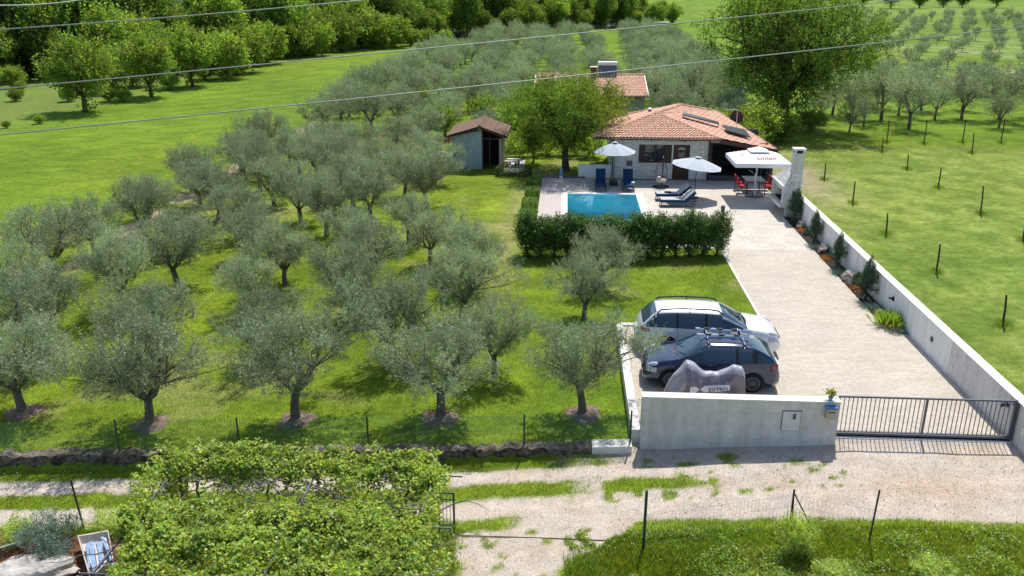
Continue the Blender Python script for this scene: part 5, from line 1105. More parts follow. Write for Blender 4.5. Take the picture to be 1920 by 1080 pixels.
def interp_s(x, pts):
    xs_, ys_ = zip(*pts)
    # smooth interpolation (monotone-ish cubic)
    xs_ = np.array(xs_); ys_ = np.array(ys_); m = np.zeros(len(xs_)); d = np.diff(ys_) / np.diff(xs_)
    m[0] = d[0]; m[-1] = d[-1]
    for i in range(1, len(xs_) - 1): m[i] = 0 if d[i - 1] * d[i] <= 0 else 2 * d[i - 1] * d[i] / (d[i - 1] + d[i])
    i = int(np.clip(np.searchsorted(xs_, x) - 1, 0, len(xs_) - 2)); h = xs_[i + 1] - xs_[i]; t = (x - xs_[i]) / h
    t = min(max(t, 0), 1)
    return (2 * t ** 3 - 3 * t * t + 1) * ys_[i] + (t ** 3 - 2 * t * t + t) * h * m[i] + (-2 * t ** 3 + 3 * t * t) * ys_[i + 1] + (t ** 3 - t * t) * h * m[i + 1]
def car(label, loc, rz, L, W, top, belt, feats, wheels, wr_, pm, rimm, group=None):
    t_ = thing('parked_car', loc, label, 'car', group); t_.rotation_euler = (0, 0, rz)
    hl = L / 2; rb0, rb1, rf, cw, pil = feats['rear_base'], feats['rear_top'], feats['roof_front'], feats['cowl'], feats['pillars']
    st = sorted(set([round(v, 3) for v in list(np.linspace(-hl, hl, 64)) + [-hl + .02, -hl + .06, -hl + .13, hl - .02, hl - .06, hl - .13, rb0, rb1, rf, cw] + [q for a in pil for q in a] + [q for w_ in wheels for q in (w_ - wr_ - .045, w_ + wr_ + .045)]]))
    st = [s for i, s in enumerate(st) if i == 0 or s - st[i - 1] > .012]
    def wid(x):
        f = abs(x) / hl; return W / 2 * (1 - .06 * f ** 2 - .24 * max(0, (f - .80) / .20) ** 2.4)
    rows = []
    for x in st:
        zt = interp_s(x, top); zb = min(interp_s(x, belt), zt - .035); hw = wid(x); cab = max(0, min(1, (zt - zb - .035) / .42))
        z0 = .20 + .10 * max(0, (abs(x) / hl - .9) / .1)
        for w_ in wheels:
            d = abs(x - w_); ra = wr_ + .045
            if d < ra: z0 = max(z0, wr_ + math.sqrt(max(0, ra * ra - d * d)) * 1.0)
        z1 = max(z0 + .015, .36); z2 = max(z1 + .01, .58); z2 = min(z2, zb - .05) if z0 < zb - .12 else z0 + .03; z1 = min(z1, z2 - .005)
        shoulder = hw * (.955 - .01 * cab); hr = hw * (.90 - .20 * cab); zr = zt - .02 - .055 * cab
        rows.append([(0, z0 + .02), (hw * .80, z0 + .01), (hw * .985, z0), (hw * 1.0, z1), (hw * 1.0, z2), (hw * .985, (z2 + zb) / 2 + .02), (shoulder, zb), (hr + (shoulder - hr) * .12, zr - .10 * cab), (hr, zr), (hr * .90, zt - .008 - .012 * cab), (hr * .5, zt - .002), (0, zt)])
    K = len(rows[0]); vs = []; 
    for x, r in zip(st, rows):
        for (y, z) in r: vs.append((x, y, z))
        for (y, z) in r[-2:0:-1]: vs.append((x, -y, z))
    K2 = 2 * K - 2; faces = {}
    def kind(x0, x1, k):
        xm = (x0 + x1) / 2; kk = k if k < K - 1 else K2 - 1 - k   # segment index from bottom centre
        if kk in (0,): return 'under'
        inp = any(a <= xm <= b for a, b in pil)
        if kk in (6, 7) and inp and rb0 + .10 < xm < cw - .16 and (kk == 6 or xm < rf): return 'window_pillar'
        if kk == 6 and rb0 + .10 < xm < cw - .16 and not inp: return 'side_window' + ('L' if k < K - 1 else 'R')
        if kk == 7 and rb1 + .0 < xm < rf + .0 and not inp: return 'side_window' + ('L' if k < K - 1 else 'R')
        if kk in (8, 9, 10) and rf < xm < cw: return 'windshield'
        if kk in (9, 10) and rb0 < xm < rb1: return 'rear_window'
        return 'body'
    for i in range(len(st) - 1):
        for k in range(K2):
            a, b = i * K2 + k, i * K2 + (k + 1) % K2; f = (a, b, b + K2, a + K2); faces.setdefault(kind(st[i], st[i + 1], k), []).append(f)
    faces.setdefault('body', []); n0 = 0; nl = (len(st) - 1) * K2
    faces['body'].append(tuple(reversed(range(K2)))); faces['body'].append(tuple(nl + k for k in range(K2)))
    def sub(fl):
        used_ = sorted(set(v for f in fl for v in f)); mp = {v: i for i, v in enumerate(used_)}; return [vs[v] for v in used_], [tuple(mp[v] for v in f) for f in fl]
    body = None
    for kd, fl in faces.items():
        v_, f_ = sub(fl); m = MB(); m.add(v_, f_)
        nm = {'body': 'body', 'under': 'underbody', 'side_windowL': 'side_window', 'side_windowR': 'side_window'}.get(kd, kd)
        o = m.build(nm, {'body': pm, 'under': 'plastic', 'window_pillar': 'plastic'}.get(kd, 'carglass'), t_, smooth=True, local=True)
        if kd == 'body': body = o
    def surf(x, z):  # half width at height z
        i = min(range(len(st)), key=lambda q: abs(st[q] - x)); r = rows[i]
        for a, b in zip(r[2:9], r[3:10]):
            if a[1] <= z <= b[1] and b[1] > a[1]: f = (z - a[1]) / (b[1] - a[1]); return a[0] + (b[0] - a[0]) * f
        return r[4][0]
    for s in (-1, 1):
        for j, w_ in enumerate(wheels):
            ax = Matrix.Rotation(R(90), 3, 'X'); y = s * (W / 2 - .115); m = MB()
            m.lathe((w_, y, wr_), [(wr_ * .62, -.10), (wr_ * .93, -.105), (wr_, -.07), (wr_, .07), (wr_ * .93, .105), (wr_ * .62, .10)], 28, axis=ax, cap=True); wh = m.build('wheel', 'tyre', t_, local=True)
            m = MB(); yo = y + s * .101; m.tube([(w_ + wr_ * .64 * math.cos(2 * math.pi * k / 24), yo, wr_ + wr_ * .64 * math.sin(2 * math.pi * k / 24)) for k in range(25)], .022, 5)
            for k in range(10 if rimm == 'rim' else 14):
                an = 2 * math.pi * k / (10 if rimm == 'rim' else 14); m.tube([(w_, yo + s * .006, wr_), (w_ + wr_ * .62 * math.cos(an), yo, wr_ + wr_ * .62 * math.sin(an))], [.022, .013], 4)
            m.lathe((w_, yo, wr_), [(.05, -.02), (.05, .02)], 10, axis=ax); m.build('rim', rimm, wh, local=True)
        # arch liner, mirror, lights, handles, seams
        for w_ in wheels: MB().lathe((w_, s * (W / 2 - .19), wr_), [(wr_ + .03, -.12), (wr_ + .03, .12)], 24, axis=Matrix.Rotation(R(90), 3, 'X')).build('arch_liner', 'plastic', t_, local=True)
        xm = cw - .38; ys = surf(xm, 1.0) if False else wid(xm) * .95; zb = interp_s(xm, belt)
        m = MB(); m.lathe((xm, s * (ys + .10), zb + .06), [(.02, -.10), (.06, -.07), (.07, 0), (.06, .07), (.02, .10)], 10, axis=Matrix.Rotation(R(90), 3, 'X')); m.tube([(xm, s * ys, zb + .01), (xm, s * (ys + .10), zb + .05)], .02, 5); m.build('mirror', pm, t_, smooth=True, local=True)
        for dx_ in feats['handles']: z_ = interp_s(dx_, belt) - .13; MB().tube([(dx_ - .09, s * (surf(dx_, z_) + .015), z_), (dx_ + .09, s * (surf(dx_, z_) + .015), z_)], .016, 6).build('door_handle', pm, t_, local=True)
        m = MB()
        for x_ in feats['seams']:
            zb = interp_s(x_, belt); pts = [(x_, s * (surf(x_, z_) + .002), z_) for z_ in np.linspace(.34, zb - .01, 7)]; m.tube(pts, .006, 4)
        xs_l = np.linspace(wheels[0] + wr_ + .1, wheels[1] - wr_ - .1, 12); m.tube([(x_, s * (surf(x_, .3) + .002), .30) for x_ in xs_l], .012, 4); m.build('door_seam', 'plastic', t_, local=True)
        m = MB(); xl = np.linspace(rb0 + .14, cw - .22, 16); m.tube([(x_, s * (wid(x_) * (.955 - .01 * max(0, min(1, (interp_s(x_, top) - interp_s(x_, belt)) / .42))) + .004), interp_s(x_, belt) + .0) for x_ in xl], .011, 4); m.build('window_trim', feats['trim'], t_, local=True)
        def lampmesh(xa, xb, z0_, z1_, over_end, mn, nm):
            m = MB(); n = 8; g = []
            for i in range(n + 1):
                x_ = xa + (xb - xa) * i / n
                for j in range(5):
                    z_ = z0_ + (z1_ - z0_) * j / 4 ; xx = max(-hl + .004, min(hl - .004, x_)); y_ = surf(xx, z_) + .012 - .03 * abs(j - 2) / 2 * 0; g.append((xx + math.copysign(.012, x_), s * y_, z_))
            m.add(g, [(i * 5 + j, i * 5 + j + 1, (i + 1) * 5 + j + 1, (i + 1) * 5 + j) for i in range(n) for j in range(4)])
            m.build(nm, mn, t_, smooth=False, local=True)
        a, b, c, d, e = feats['head']; lampmesh(hl - a, hl - d, b, c, e, 'lamp', 'headlight')
        mt_ = Matrix.Rotation(-s * .45, 3, 'Z') @ Matrix.Rotation(.35, 3, 'Y') @ Matrix.Diagonal((1.0, .45, .42)); MB().lathe((hl - .30, s * wid(hl - .30) * .80, interp_s(hl - .30, top) - .075), [(.03, -.22), (.16, -.16), (.22, 0), (.16, .16), (.03, .22)], 16, axis=mt_).build('headlight_lens', 'lamp', t_, smooth=True, local=True)
        a, b, c, d, e = feats['tail']; lampmesh(-hl + a, -hl + d, b, c, e, 'redlamp', 'tail_light')
    m = MB(); m.box(hl - .02, -.38, .30, hl + .012, .38, .42); m.box(hl - .02, -.42, .46, hl + .010, .42, .62); m.build('grille', 'plastic', t_, local=True)
    m = MB(); m.box(-hl - .012, -.26, .62, -hl + .02, .26, .73); m.build('number_plate', 'numplate', t_, local=True)
    m = MB(); m.box(-hl - .01, -.5, .24, -hl + .02, .5, .36); m.build('bumper_insert', 'plastic', t_, local=True)
    # dark surround between bonnet and windscreen, wipers
    zc = interp_s(cw, top); m = MB(); m.tube([(cw + .02 - .12 * (y / .6) ** 2, y, zc + .012 - .02 * (y / .6) ** 2) for y in np.linspace(-.62, .62, 13)], .028, 6)
    for s in (-.45, .15): m.tube([(cw - .02, s, zc + .03), (cw - .22, s + .5, interp_s(cw - .22, top) + .012)], .009, 4)
    m.build('wiper', 'plastic', t_, local=True)
    t_['_r'] = 0; del t_['_r']
    return t_, wid, lambda x: interp_s(x, top)
# silver estate
hl = 2.39
topW = [(-hl, .60), (-2.33, .80), (-2.22, 1.00), (-2.10, 1.12), (-1.86, 1.37), (-1.68, 1.46), (-1.2, 1.50), (-.4, 1.515), (.2, 1.49), (.48, 1.44), (.85, 1.24), (1.27, 1.01), (1.6, .96), (2.0, .88), (2.25, .76), (2.34, .66), (hl, .52)]
beltW = [(-hl, .58), (-2.3, .76), (-2.1, .98), (-1.5, .985), (0, .955), (1.0, .93), (1.3, .92), (1.8, .85), (2.2, .72), (hl, .48)]
wc, ww, wt = car('silver white estate car with black roof rails, parked at the back of the bay', (4.98, 27.42, 0), R(-1.5), 4.78, 1.82, topW, beltW,
    dict(rear_base=-2.20, rear_top=-1.74, roof_front=.42, cowl=1.26, pillars=[(-1.10, -1.02), (-.16, -.07), (1.05, 1.3), (-1.86, -1.80)], handles=[-.02 - .25, -1.25], seams=[-1.05, -.11, .92], trim='plastic',
         head=(.46, .58, .74, .10, .22), tail=(.42, .80, .93, .13, .20)), (-1.38, 1.33), .325, 'silver_paint', 'rim')
for s in (-1, 1):
    y_ = s * .60; m_ = MB(); m_.tube([(-1.72, y_, wt(-1.72) - .04), (-1.6, y_, wt(-1.6) + .05), (-.9, y_ * 1.01, wt(-.9) + .065), (0, y_, wt(0) + .06), (.28, y_, wt(.28) + .045), (.42, y_ * .99, wt(.42) - .03)], .026, 6); m_.tube([(-.65, y_ * 1.0, wt(-.65) - .03), (-.65, y_, wt(-.65) + .05)], .02, 5); m_.build('roof_rail', 'plastic', wc, local=True)
# dark hatchback
hl = 2.07
topB = [(-hl, .58), (-2.02, .78), (-1.94, .98), (-1.80, 1.10), (-1.50, 1.27), (-1.15, 1.39), (-.6, 1.43), (0, 1.42), (.30, 1.37), (.7, 1.15), (1.05, .97), (1.4, .90), (1.75, .79), (1.98, .66), (hl, .50)]
beltB = [(-hl, .56), (-1.95, .86), (-1.75, .98), (-1.2, .955), (0, .90), (.9, .875), (1.2, .85), (1.7, .72), (hl, .46)]
bc_, bw_, bt = car('black compact hatchback with bike carriers on its roof, between silver estate and covered motorcycle', (4.68, 24.80, 0), R(180 - 3.0), 4.14, 1.76, topB, beltB,
    dict(rear_base=-1.84, rear_top=-1.20, roof_front=.26, cowl=1.04, pillars=[(-.78, -.70), (.86, 1.1), (-1.35, -1.2)], handles=[-.52], seams=[-.72, .72], trim='plastic',
         head=(.42, .54, .69, .09, .24), tail=(.32, .80, .92, .11, .16)), (-1.24, 1.22), .315, 'black_paint', 'rimdark')
for x_ in (-.95, .12):
    zt_ = bt(x_); m_ = MB(); m_.tube([(x_, -.63, zt_ - .06), (x_, -.60, zt_ + .07), (x_, .60, zt_ + .07), (x_, .63, zt_ - .06)], .022, 6); m_.build('roof_bar', 'chrome', bc_, local=True)
    for s in (-1, 1): MB().obox((x_, s * .60, zt_ + .02), (.09, .05, .12)).build('bar_foot', 'plastic', bc_, local=True)
for i, y_ in enumerate((-.32, .15)):
    z_ = 1.43 + .13; m_ = MB(); m_.tube([(-1.25, y_, z_), (.42, y_, z_)], .022, 6); m_.tube([(-1.25, y_ + .05, z_), (.42, y_ + .05, z_)], .014, 6)
    for xx in (-1.2, -.1, .38): m_.obox((xx, y_ + .02, z_ + .02), (.14, .11, .05))
    m_.build('bike_carrier', 'chrome', bc_, local=True)
    m_ = MB()
    for xx in (-.75, -.3, .1): m_.obox((xx, y_ + .02, z_ + .035), (.16, .07, .05))
    m_.build('carrier_clamp', 'plastic', bc_, local=True)
# covered motorcycle
cm = bpy.data.materials.new('cover_fabric'); M['cover'] = mat('cover_fabric', (.17, .145, .17), .42, .5, nscale=3, namt=.06); M['coverl'] = mat('cover_silver', (.33, .33, .38), .38, .5, nscale=3, namt=.06)
mo = thing('covered_motorcycle', (4.25, 22.75, 0), 'motorcycle under a purplish grey cover with a pale top, in front of the black hatchback', 'motorcycle')
Lm = 2.40; nx_, nth = 260, 110; prof = [(-1.25, .30), (-1.16, .62), (-.95, 1.05), (-.70, 1.38), (-.56, 1.53), (-.42, 1.50), (-.20, 1.32), (.05, 1.20), (.32, 1.22), (.62, 1.35), (.8, 1.42), (.97, 1.42), (1.08, 1.25), (1.15, .60)]
widp = [(-1.25, .10), (-1.0, .20), (-.7, .32), (-.5, .40), (-.2, .33), (.1, .27), (.5, .29), (.9, .30), (1.08, .22), (1.15, .14)]
vs = []; rs = np.random.RandomState(3)
for i in range(nx_ + 1):
    x_ = -1.25 + Lm * i / nx_; zt_ = interp_s(x_, prof); w_ = interp_s(x_, widp)
    for j in range(nth + 1):
        a = math.pi * j / nth; cy_ = math.cos(a); sz = math.sin(a) ** .55; flare = 1 + .35 * (1 - sz)
        y = w_ * math.copysign(abs(cy_) ** .75, cy_) * flare; z = .06 + (zt_ - .06) * sz
        fold = .04 * math.sin(7 * x_ + 5.5 * z) + .026 * math.sin(15 * x_ - 9 * z + 1) + .014 * math.sin(26 * x_ + 4 * z + 2) + .05 * math.sin(9 * (z - .5 * (x_ - .1) ** 2)) * math.exp(-((z - .8) / .4) ** 2)
        for (px_, pz_, kk) in ((-.52, 1.62, 17), (.92, 1.52, 15)): dd = math.hypot(x_ - px_, z - pz_); fold += .038 * math.sin(kk * math.atan2(z - pz_, x_ - px_) + 2 * dd) * min(dd, .8) * math.exp(-((x_ - px_) / .8) ** 2)
        y += math.copysign(1, cy_) * fold * (1 - sz ** 3) * 1.2; z += .012 * math.sin(18 * x_) * sz
        if i in (0, nx_): y *= .5
        vs.append((4.25 + x_, 22.75 + y, z + .01 * math.sin(11 * x_)))
fs = [(i * (nth + 1) + j, i * (nth + 1) + j + 1, (i + 1) * (nth + 1) + j + 1, (i + 1) * (nth + 1) + j) for i in range(nx_) for j in range(nth)]
m_ = MB(); m_.add(vs, fs); cyl = []
for i in range(nx_):
    x_ = -1.25 + Lm * (i + .5) / nx_
    for j in range(nth):
        a = math.pi * (j + .5) / nth; f = math.sin(a) ** .55; lim = (.92 if x_ > -.62 else .30 + .5 * max(0, (x_ + 1.0) / .45) * .5) if x_ < .62 else .90; lim += .03 * math.sin(5 * x_)
        cyl.append(1 if (f > lim and not (.25 < x_ < .7 and f < .86)) else 0)
m_.m = cyl; cv = m_.build('cover', ['cover', 'coverl'], mo, smooth=True)
def side_y(x_): return 22.75 - (interp_s(x_, widp)) * 1.14 - .075
M['logo'] = mat('logo_white', (.62, .64, .70), .6, .4); M['logodark'] = mat('logo_dark', (.03, .03, .07), .6, .4)
def flat(poly, mn, nm, dy=0):
    m = MB(); P = [(4.25 + x_, side_y(x_) - dy - .03, z_) for x_, z_ in poly]; m.add(P, [tuple(range(len(P)))]); m.build(nm, mn, mo)
zl = .87
for q_ in (0,):
    flat([(-.52, zl - .10), (-.36, zl - .10), (-.24, zl + .0), (-.36, zl + .10), (-.52, zl + .10)], 'logo', 'logo_arrow')
    flat([(-.22, zl), (-.10, zl - .10), (.30, zl - .10), (.62, zl - .02), (.62, zl + .14), (.5, zl + .14), (-.10, zl + .10)], 'logo', 'logo_arrow')
text_on('EXTRO', .17, (4.25 + .28, side_y(.28) - .12, zl + .01), Matrix.Rotation(R(90), 3, 'X') @ Matrix.Rotation(R(4), 3, 'Z'), 'logodark', mo, 'lettering')
for x_ in (-.72, .78): MB().lathe((4.25 + x_, 22.75, .30), [(.18, -.06), (.27, -.06), (.30, 0), (.27, .06), (.18, .06)], 20, axis=Matrix.Rotation(R(90), 3, 'X')).build('wheel', 'tyre', mo)
rd = random.Random(21)
# --- the near grove
near = protos(8, 'olive_tree', 101, 'olive', 'barkg', 1.8, 1.0, 3.25, .9, .14, 56, .44, 27, 24, .068, .022, hollow=.25, up=1.1, limbs=4, rough=.62, top_pow=.7)
rows = [  # y, xs, tree height factor
    (22.0, [-16.1, -11.95, -7.75, -3.5, .72], 1.0),
    (25.7, [-17.9, -14.1, -9.9, -5.7, -1.9], .90),
    (30.3, [-21.4, -16.9, -12.3, -8.2, -4.0, .9], .84),
    (33.6, [-21.8, -16.0, -11.8, -8.0, -3.8, 1.62], .84),
    (36.8, [-22.0, -18.2, -14.2, -9.9, -6.2], .80),
    (39.9, [-20.8, -15.9, -11.9, -7.6], .84),
    (42.9, [-22.2, -18.0, -13.9, -9.7], .80),
    (45.7, [-20.2, -15.9, -11.7, -7.5], .84),
    (48.7, [-21.8, -17.9, -13.6, -9.4], .82),
    (51.6, [-19.8, -15.6, -11.4, -7.7], .84),
    (54.6, [-21.2, -17.4, -13.4, -9.6], .82),
    (57.6, [-19.2, -15.2, -11.4], .82),
    (60.2, [-21.6, -17.4], .82),
]
k = 0
for ri, (y, xs, hf) in enumerate(rows):
    for ci, x in enumerate(xs):
        px = x + (rd.uniform(-.3, .3) if ri else 0); py = y + (rd.uniform(-.45, .45) if ri else [0, -.5, 0, .4, .9][ci])
        s = hf * rd.uniform(.82, 1.12)
        if ri == 0: s = [.98, 1.06, 1.06, 1.04, .94][ci]
        if ri in (2, 3) and x > 0: s = .74 if ri == 3 else .74
        if ri > 1 and x < 0: s *= 1.06
        place(near[(k * 5 + ri * 2) % 8], (px, py, g1(px, py)), rd.uniform(0, 6.28), (s * rd.uniform(.86, 1.08), s * rd.uniform(.86, 1.05), s * rd.uniform(.84, .98) * (1 if ri == 0 else 1.08)),
              ('bushy grey green olive tree beside the parked cars' if (ri == 0 and ci == 4) else
               'grey green olive tree in front of the hedge, the %s one' % ('nearer' if ri == 2 else 'farther') if x > 0 else
               'olive tree of the near grove, %s row from the mesh fence, %s from left' % (ordn(ri + 1), ordn(ci + 1))),
              'olive tree', 'olive trees of the near grove')
        k += 1
        if ri == 0:
            mm = MB(); n_ = 18
            pr = [(rd.uniform(.5, .72)) for _ in range(n_)]
            vs = [(px, py, g1(px, py) + .11)] + [(px + .4 * pr[i] * math.cos(i * 6.283 / n_), py + .4 * pr[i] * math.sin(i * 6.283 / n_), g1(px, py) + .07) for i in range(n_)] + \
                 [(px + pr[i] * math.cos(i * 6.283 / n_), py + pr[i] * math.sin(i * 6.283 / n_), g1(px, py) - .01) for i in range(n_)]
            fs = [(0, 1 + i, 1 + (i + 1) % n_) for i in range(n_)] + [(1 + i, 1 + n_ + i, 1 + n_ + (i + 1) % n_, 1 + (i + 1) % n_) for i in range(n_)]
            mm.add(vs, fs); o = mm.build('mulch_ring', 'mulchring', None, smooth=True); setp(o, kind='stuff')
# --- the far grove behind the shed
far = protos(5, 'olive_tree', 301, 'olive_far', 'barkg', 1.85, .8, 3.4, .9, .15, 50, .52, 13, 13, .13, .042, hollow=.4, up=.6, limbs=4, rough=.3, top_pow=.6)
yrow = 64.5; ri = 0
while yrow < 205:
    step = 4.6 if yrow < 110 else 5.6
    xl = [-20.5, -15.2, -10.2, -5.3, -.6, 4.2, 9.6, 13.4, 17.0]
    ci = 0
    for x in xl:
        px = x + rd.uniform(-1.1, 1.1) + (yrow > 110) * (.05 * (yrow - 110)) * (x > 8); py = yrow + rd.uniform(-.8, .8)
        if yrow < 82 and -4.2 < x < 9: continue
        if x > 8 and yrow < 66: continue
        if x < -14 and 64 < yrow < 66.5: continue
        if x == 17.0 and (yrow < 85 or yrow > 175): continue
        if x == -20.5 and yrow > 150: continue
        if yrow > 120 and x == 4.2 and ri % 3 == 0: continue
        if yrow > 150 and rd.random() < .18: continue
        ci += 1; s = rd.uniform(.8, 1.12) * (1.06 if x > 8 else .98)
        place(far[rd.randrange(5)], (px, py, 0), rd.uniform(0, 6.28), (s, s, s * rd.uniform(.9, 1.05)),
              'silvery olive tree behind the houses, %s row back, %s from the left' % (ordn(ri + 1), ordn(ci)), 'olive tree', 'olive trees of the far grove')
    ri += 1; yrow += step
# --- olives beyond the right-hand field
tall = protos(2, 'olive_tree', 411, 'olive_far', 'barkg', 1.9, 1.0, 5.0, 1.2, .13, 60, .6, 10, 9, .17, .055, hollow=.3, up=.9, limbs=4, rough=.3)
rp = [(26.2, 80.5, .85), (26.0, 76.5, .62), (29.3, 75.0, 1.12), (28.7, 80, 1.15), (23.8, 73.2, .6), (25.2, 83, 1.0), (31.0, 88, 1.1), (34.5, 86, 1.0), (39.5, 81, 1.1), (57, 84, 1.2), (52, 78.5, 1.2), (56, 97, 1.2), (31.3, 83, .9), (33.6, 80.5, .8), (36.2, 81, 1.02), (38.8, 87, .8), (37.2, 76, .7),
      (41.5, 78, 1.1), (44.2, 75.5, 1.15), (43.4, 83, 1.15), (48, 84, 1.2), (47, 78, 1.1), (50, 93, 1.2), (54, 90, 1.1), (46, 99, .8), (22.6, 78, .7)]
for i, (x, y, s) in enumerate(sorted(rp)):
    place(tall[i % 2], (x, y, 0), rd.uniform(0, 6.28), (s * 1.02, s * 1.02, s * .86), 'tall loose olive tree beyond the wire fence on the right, %s from the left' % ordn(i + 1), 'olive tree', 'olives beyond the right-hand fence')
young = protos(2, 'young_olive_tree', 451, 'olive_far', 'barkg', 1.0, .7, 2.4, .75, .06, 24, .42, 8, 6, .22, .08, hollow=.3, up=.6, limbs=3)
yi = 0
y = 104.0; row = 0
while y < 330:
    ci = 0
    x0 = 30 + (y - 104) * .10
    for j in range(17):
        x = x0 + j * (4.9 + .006 * y) + rd.uniform(-.8, .8) + (row % 2) * 1.5; yy = y + rd.uniform(-1.2, 1.2)
        if x > .62 * yy - 12 or x < .215 * yy + 6: continue
        if rd.random() < .06: continue
        ci += 1; s = rd.uniform(.65, 1.1) * (1.0 + .25 * (y > 200))
        place(young[yi % 2], (x, yy, 0), rd.uniform(0, 6.28), s, 'small young olive in the far right orchard, %s row back, %s from the left' % (ordn(row + 1), ordn(ci)), 'olive tree', 'young olives of the far right orchard')
        yi += 1
    y += 6.4 + (y - 104) * .04; row += 1
# --- broadleaf trees at the meadow's edge and the wood behind
edge = protos(3, 'broadleaf_tree', 501, 'broad', 'bark', 2.7, .7, 6.0, 1.3, .20, 95, .78, 11, 9, .25, .15, hollow=.35, up=.5, limbs=5, rough=.3, tvar=.3)
bush = protos(2, 'round_bush', 551, 'broad', 'bark', 2.0, .1, 3.2, .5, .10, 60, .62, 11, 8, .24, .15, hollow=.4, limbs=4, rough=.3)
elist = [((160, 213), 1.12, 0), ((284, 185), 1.02, 1), ((362, 165), 1.08, 2), ((425, 150), .95, 0), ((455, 138), 1.02, 1), ((500, 122), 1.0, 2), ((550, 112), .95, 0), ((590, 108), .92, 1),
         ((250, 165), .8, 2), ((215, 175), .75, 0), ((640, 100), 1.0, 1), ((690, 95), 1.1, 2), ((740, 92), 1.0, 0)]
for i, ((px, py), s, v) in enumerate(elist):
    p = at(px, py - 3)
    place(edge[v] if i < 3 else bush[v % 2], (p.x, p.y, 0), rd.uniform(0, 6.28), s if i < 3 else (s * 1.55, s * 1.55, s * rd.uniform(1.5, 1.9)), ['lone round pale green tree standing out on the meadow with a bare trunk', 'dark trunked broadleaf tree, second along the meadow edge', 'round broadleaf tree, third along the meadow edge'][i] if i < 3 else
          'broadleaf tree on the meadow edge before the wood, %s from the lone tree' % ordn(i + 1), 'tree', 'broadleaf trees on the meadow edge')
blist = [(25, 165, .7), (60, 140, .9), (95, 150, .8), (20, 130, .9), (75, 118, .9), (125, 125, .9), (5, 110, .9), (30, 190, .35), (75, 232, .22), (12, 240, .16), (130, 190, .4), (205, 190, .4), (232, 190, .35), (180, 150, .9), (330, 140, .9), (610, 96, .8), (660, 88, .9), (385, 150, .7), (440, 140, .8), (480, 124, .7), (525, 112, .8), (575, 104, .8), (320, 168, .5), (715, 92, .8), (770, 86, .9), (800, 84, .8), (835, 80, .7), (40, 170, .3), (195, 130, 1.0)]
for i, (px, py, s) in enumerate(blist):
    if not s: continue
    p = at(px, py)
    place(bush[i % 2], (p.x, p.y, 0), rd.uniform(0, 6.28), s, 'green bush in the scrub by the lone meadow tree, %s in order' % ordn(i + 1), 'bush', 'bushes in the scrub at the meadow edge')
wood = protos(4, 'forest_tree', 601, 'wood_leaf', 'bark', 4.0, 1.2, 11.0, 3.0, .22, 120, 1.1, 11, 7, .42, .27, hollow=.35, up=.5, limbs=5, rough=.3, tvar=.35)
ep = [(-135, 100), (-95, 100), (-70, 104), (-58, 112), (-52, 128), (-47, 146), (-40, 164), (-28, 194), (-14, 206), (-2, 222), (10, 238), (20, 246), (30, 256)]
fi = 0
for s_ in range(len(ep) - 1):
    (xa, ya), (xb, yb) = ep[s_], ep[s_ + 1]; Ls = math.hypot(xb - xa, yb - ya); dx, dy = (xb - xa) / Ls, (yb - ya) / Ls
    nx, ny = -dy, dx
    t = 0
    while t < Ls:
        for d in range(4):
            q = t + rd.uniform(-1.5, 1.5) + 3 * (d % 2); e = d * 7.0 + rd.uniform(-1.5, 1.5)
            x = xa + dx * q + nx * e; y = ya + dy * q + ny * e
            if d == 3 and rd.random() < .4: continue
            s = rd.uniform(.55, 1.25) * (1 if d else .8); tall_ = rd.uniform(.8, 1.35)
            if d == 0 and rd.random() < .35: place(edge[fi % 3], (x, y, 0), rd.uniform(0, 6.28), s * 1.5, 'paler green broadleaf tree on the front edge of the dense wood', 'tree', 'pale trees on the front edge of the wood'); fi += 1; continue
            place(wood[fi % 4], (x, y, 0), rd.uniform(0, 6.28), (s, s, s * tall_), 'dark green broadleaf tree in the dense wood behind the meadow', 'tree', 'trees of the dense wood')
            fi += 1
        t += 6.2
for i in range(26):
    x = 120 + i * 12 + rd.uniform(-3, 3); y = 455 + rd.uniform(-12, 12) - i * 2.5
    place(wood[i % 4], (x, y, 0), rd.uniform(0, 6.28), (1.2, 1.2, .75), 'dark tree in the distant line along the top right field edge', 'tree', 'distant tree line at the top right')
# big single trees
big = make_tree('large_tree', 701, 'bigleaf', 'bark', 6.5, 1.1, 12.6, 3.0, .42, 250, 1.05, 22, 14, .17, .11, hollow=.25, up=.35, limbs=7, rough=.25, tvar=.3, lean=.5, top_pow=.5, thin_branch=.9)
place(big, (18.9, 75.5, 0), 2.2, 1.0, 'huge spreading green tree standing alone behind the house', 'tree')
pat = make_tree('garden_tree', 712, 'patioleaf', 'bark', 4.5, 1.5, 6.2, 1.8, .27, 270, .72, 20, 14, .12, .062, hollow=.35, up=.2, limbs=4, rough=.3, tvar=.3, lean=.25, warm_side=.3, warm=.04)
place(pat, (.15, 56.3, 0), 0, (.86, .8, .97), 'dark olive green garden tree with reddish tips between the shed and the house', 'tree')
fig = make_tree('small_tree', 733, 'broad', 'bark', 1.7, .7, 3.0, .8, .09, 45, .5, 12, 10, .16, .10, hollow=.2, limbs=4)
place(fig, (-10.0, 67.5, 0), 0, .85, 'bright green spreading small tree by the red soil patch', 'tree')
place(fig, (-6.3, 69.5, 0), 1, 1.0, 'bright green leafy small tree just behind the shed roof', 'tree')
place(fig, (-13.3, 80, 0), 2, .8, 'yellow green small tree among the silvery olives', 'tree')
place(fig, (-3.2, 64.5, 0), 2, 1.05, 'light green small tree left of the dark garden tree', 'tree')
place(fig, (-2.1, 58.6, 0), 3, (.62, .62, .95), 'green shrub between the shed and the garden tree', 'shrub')
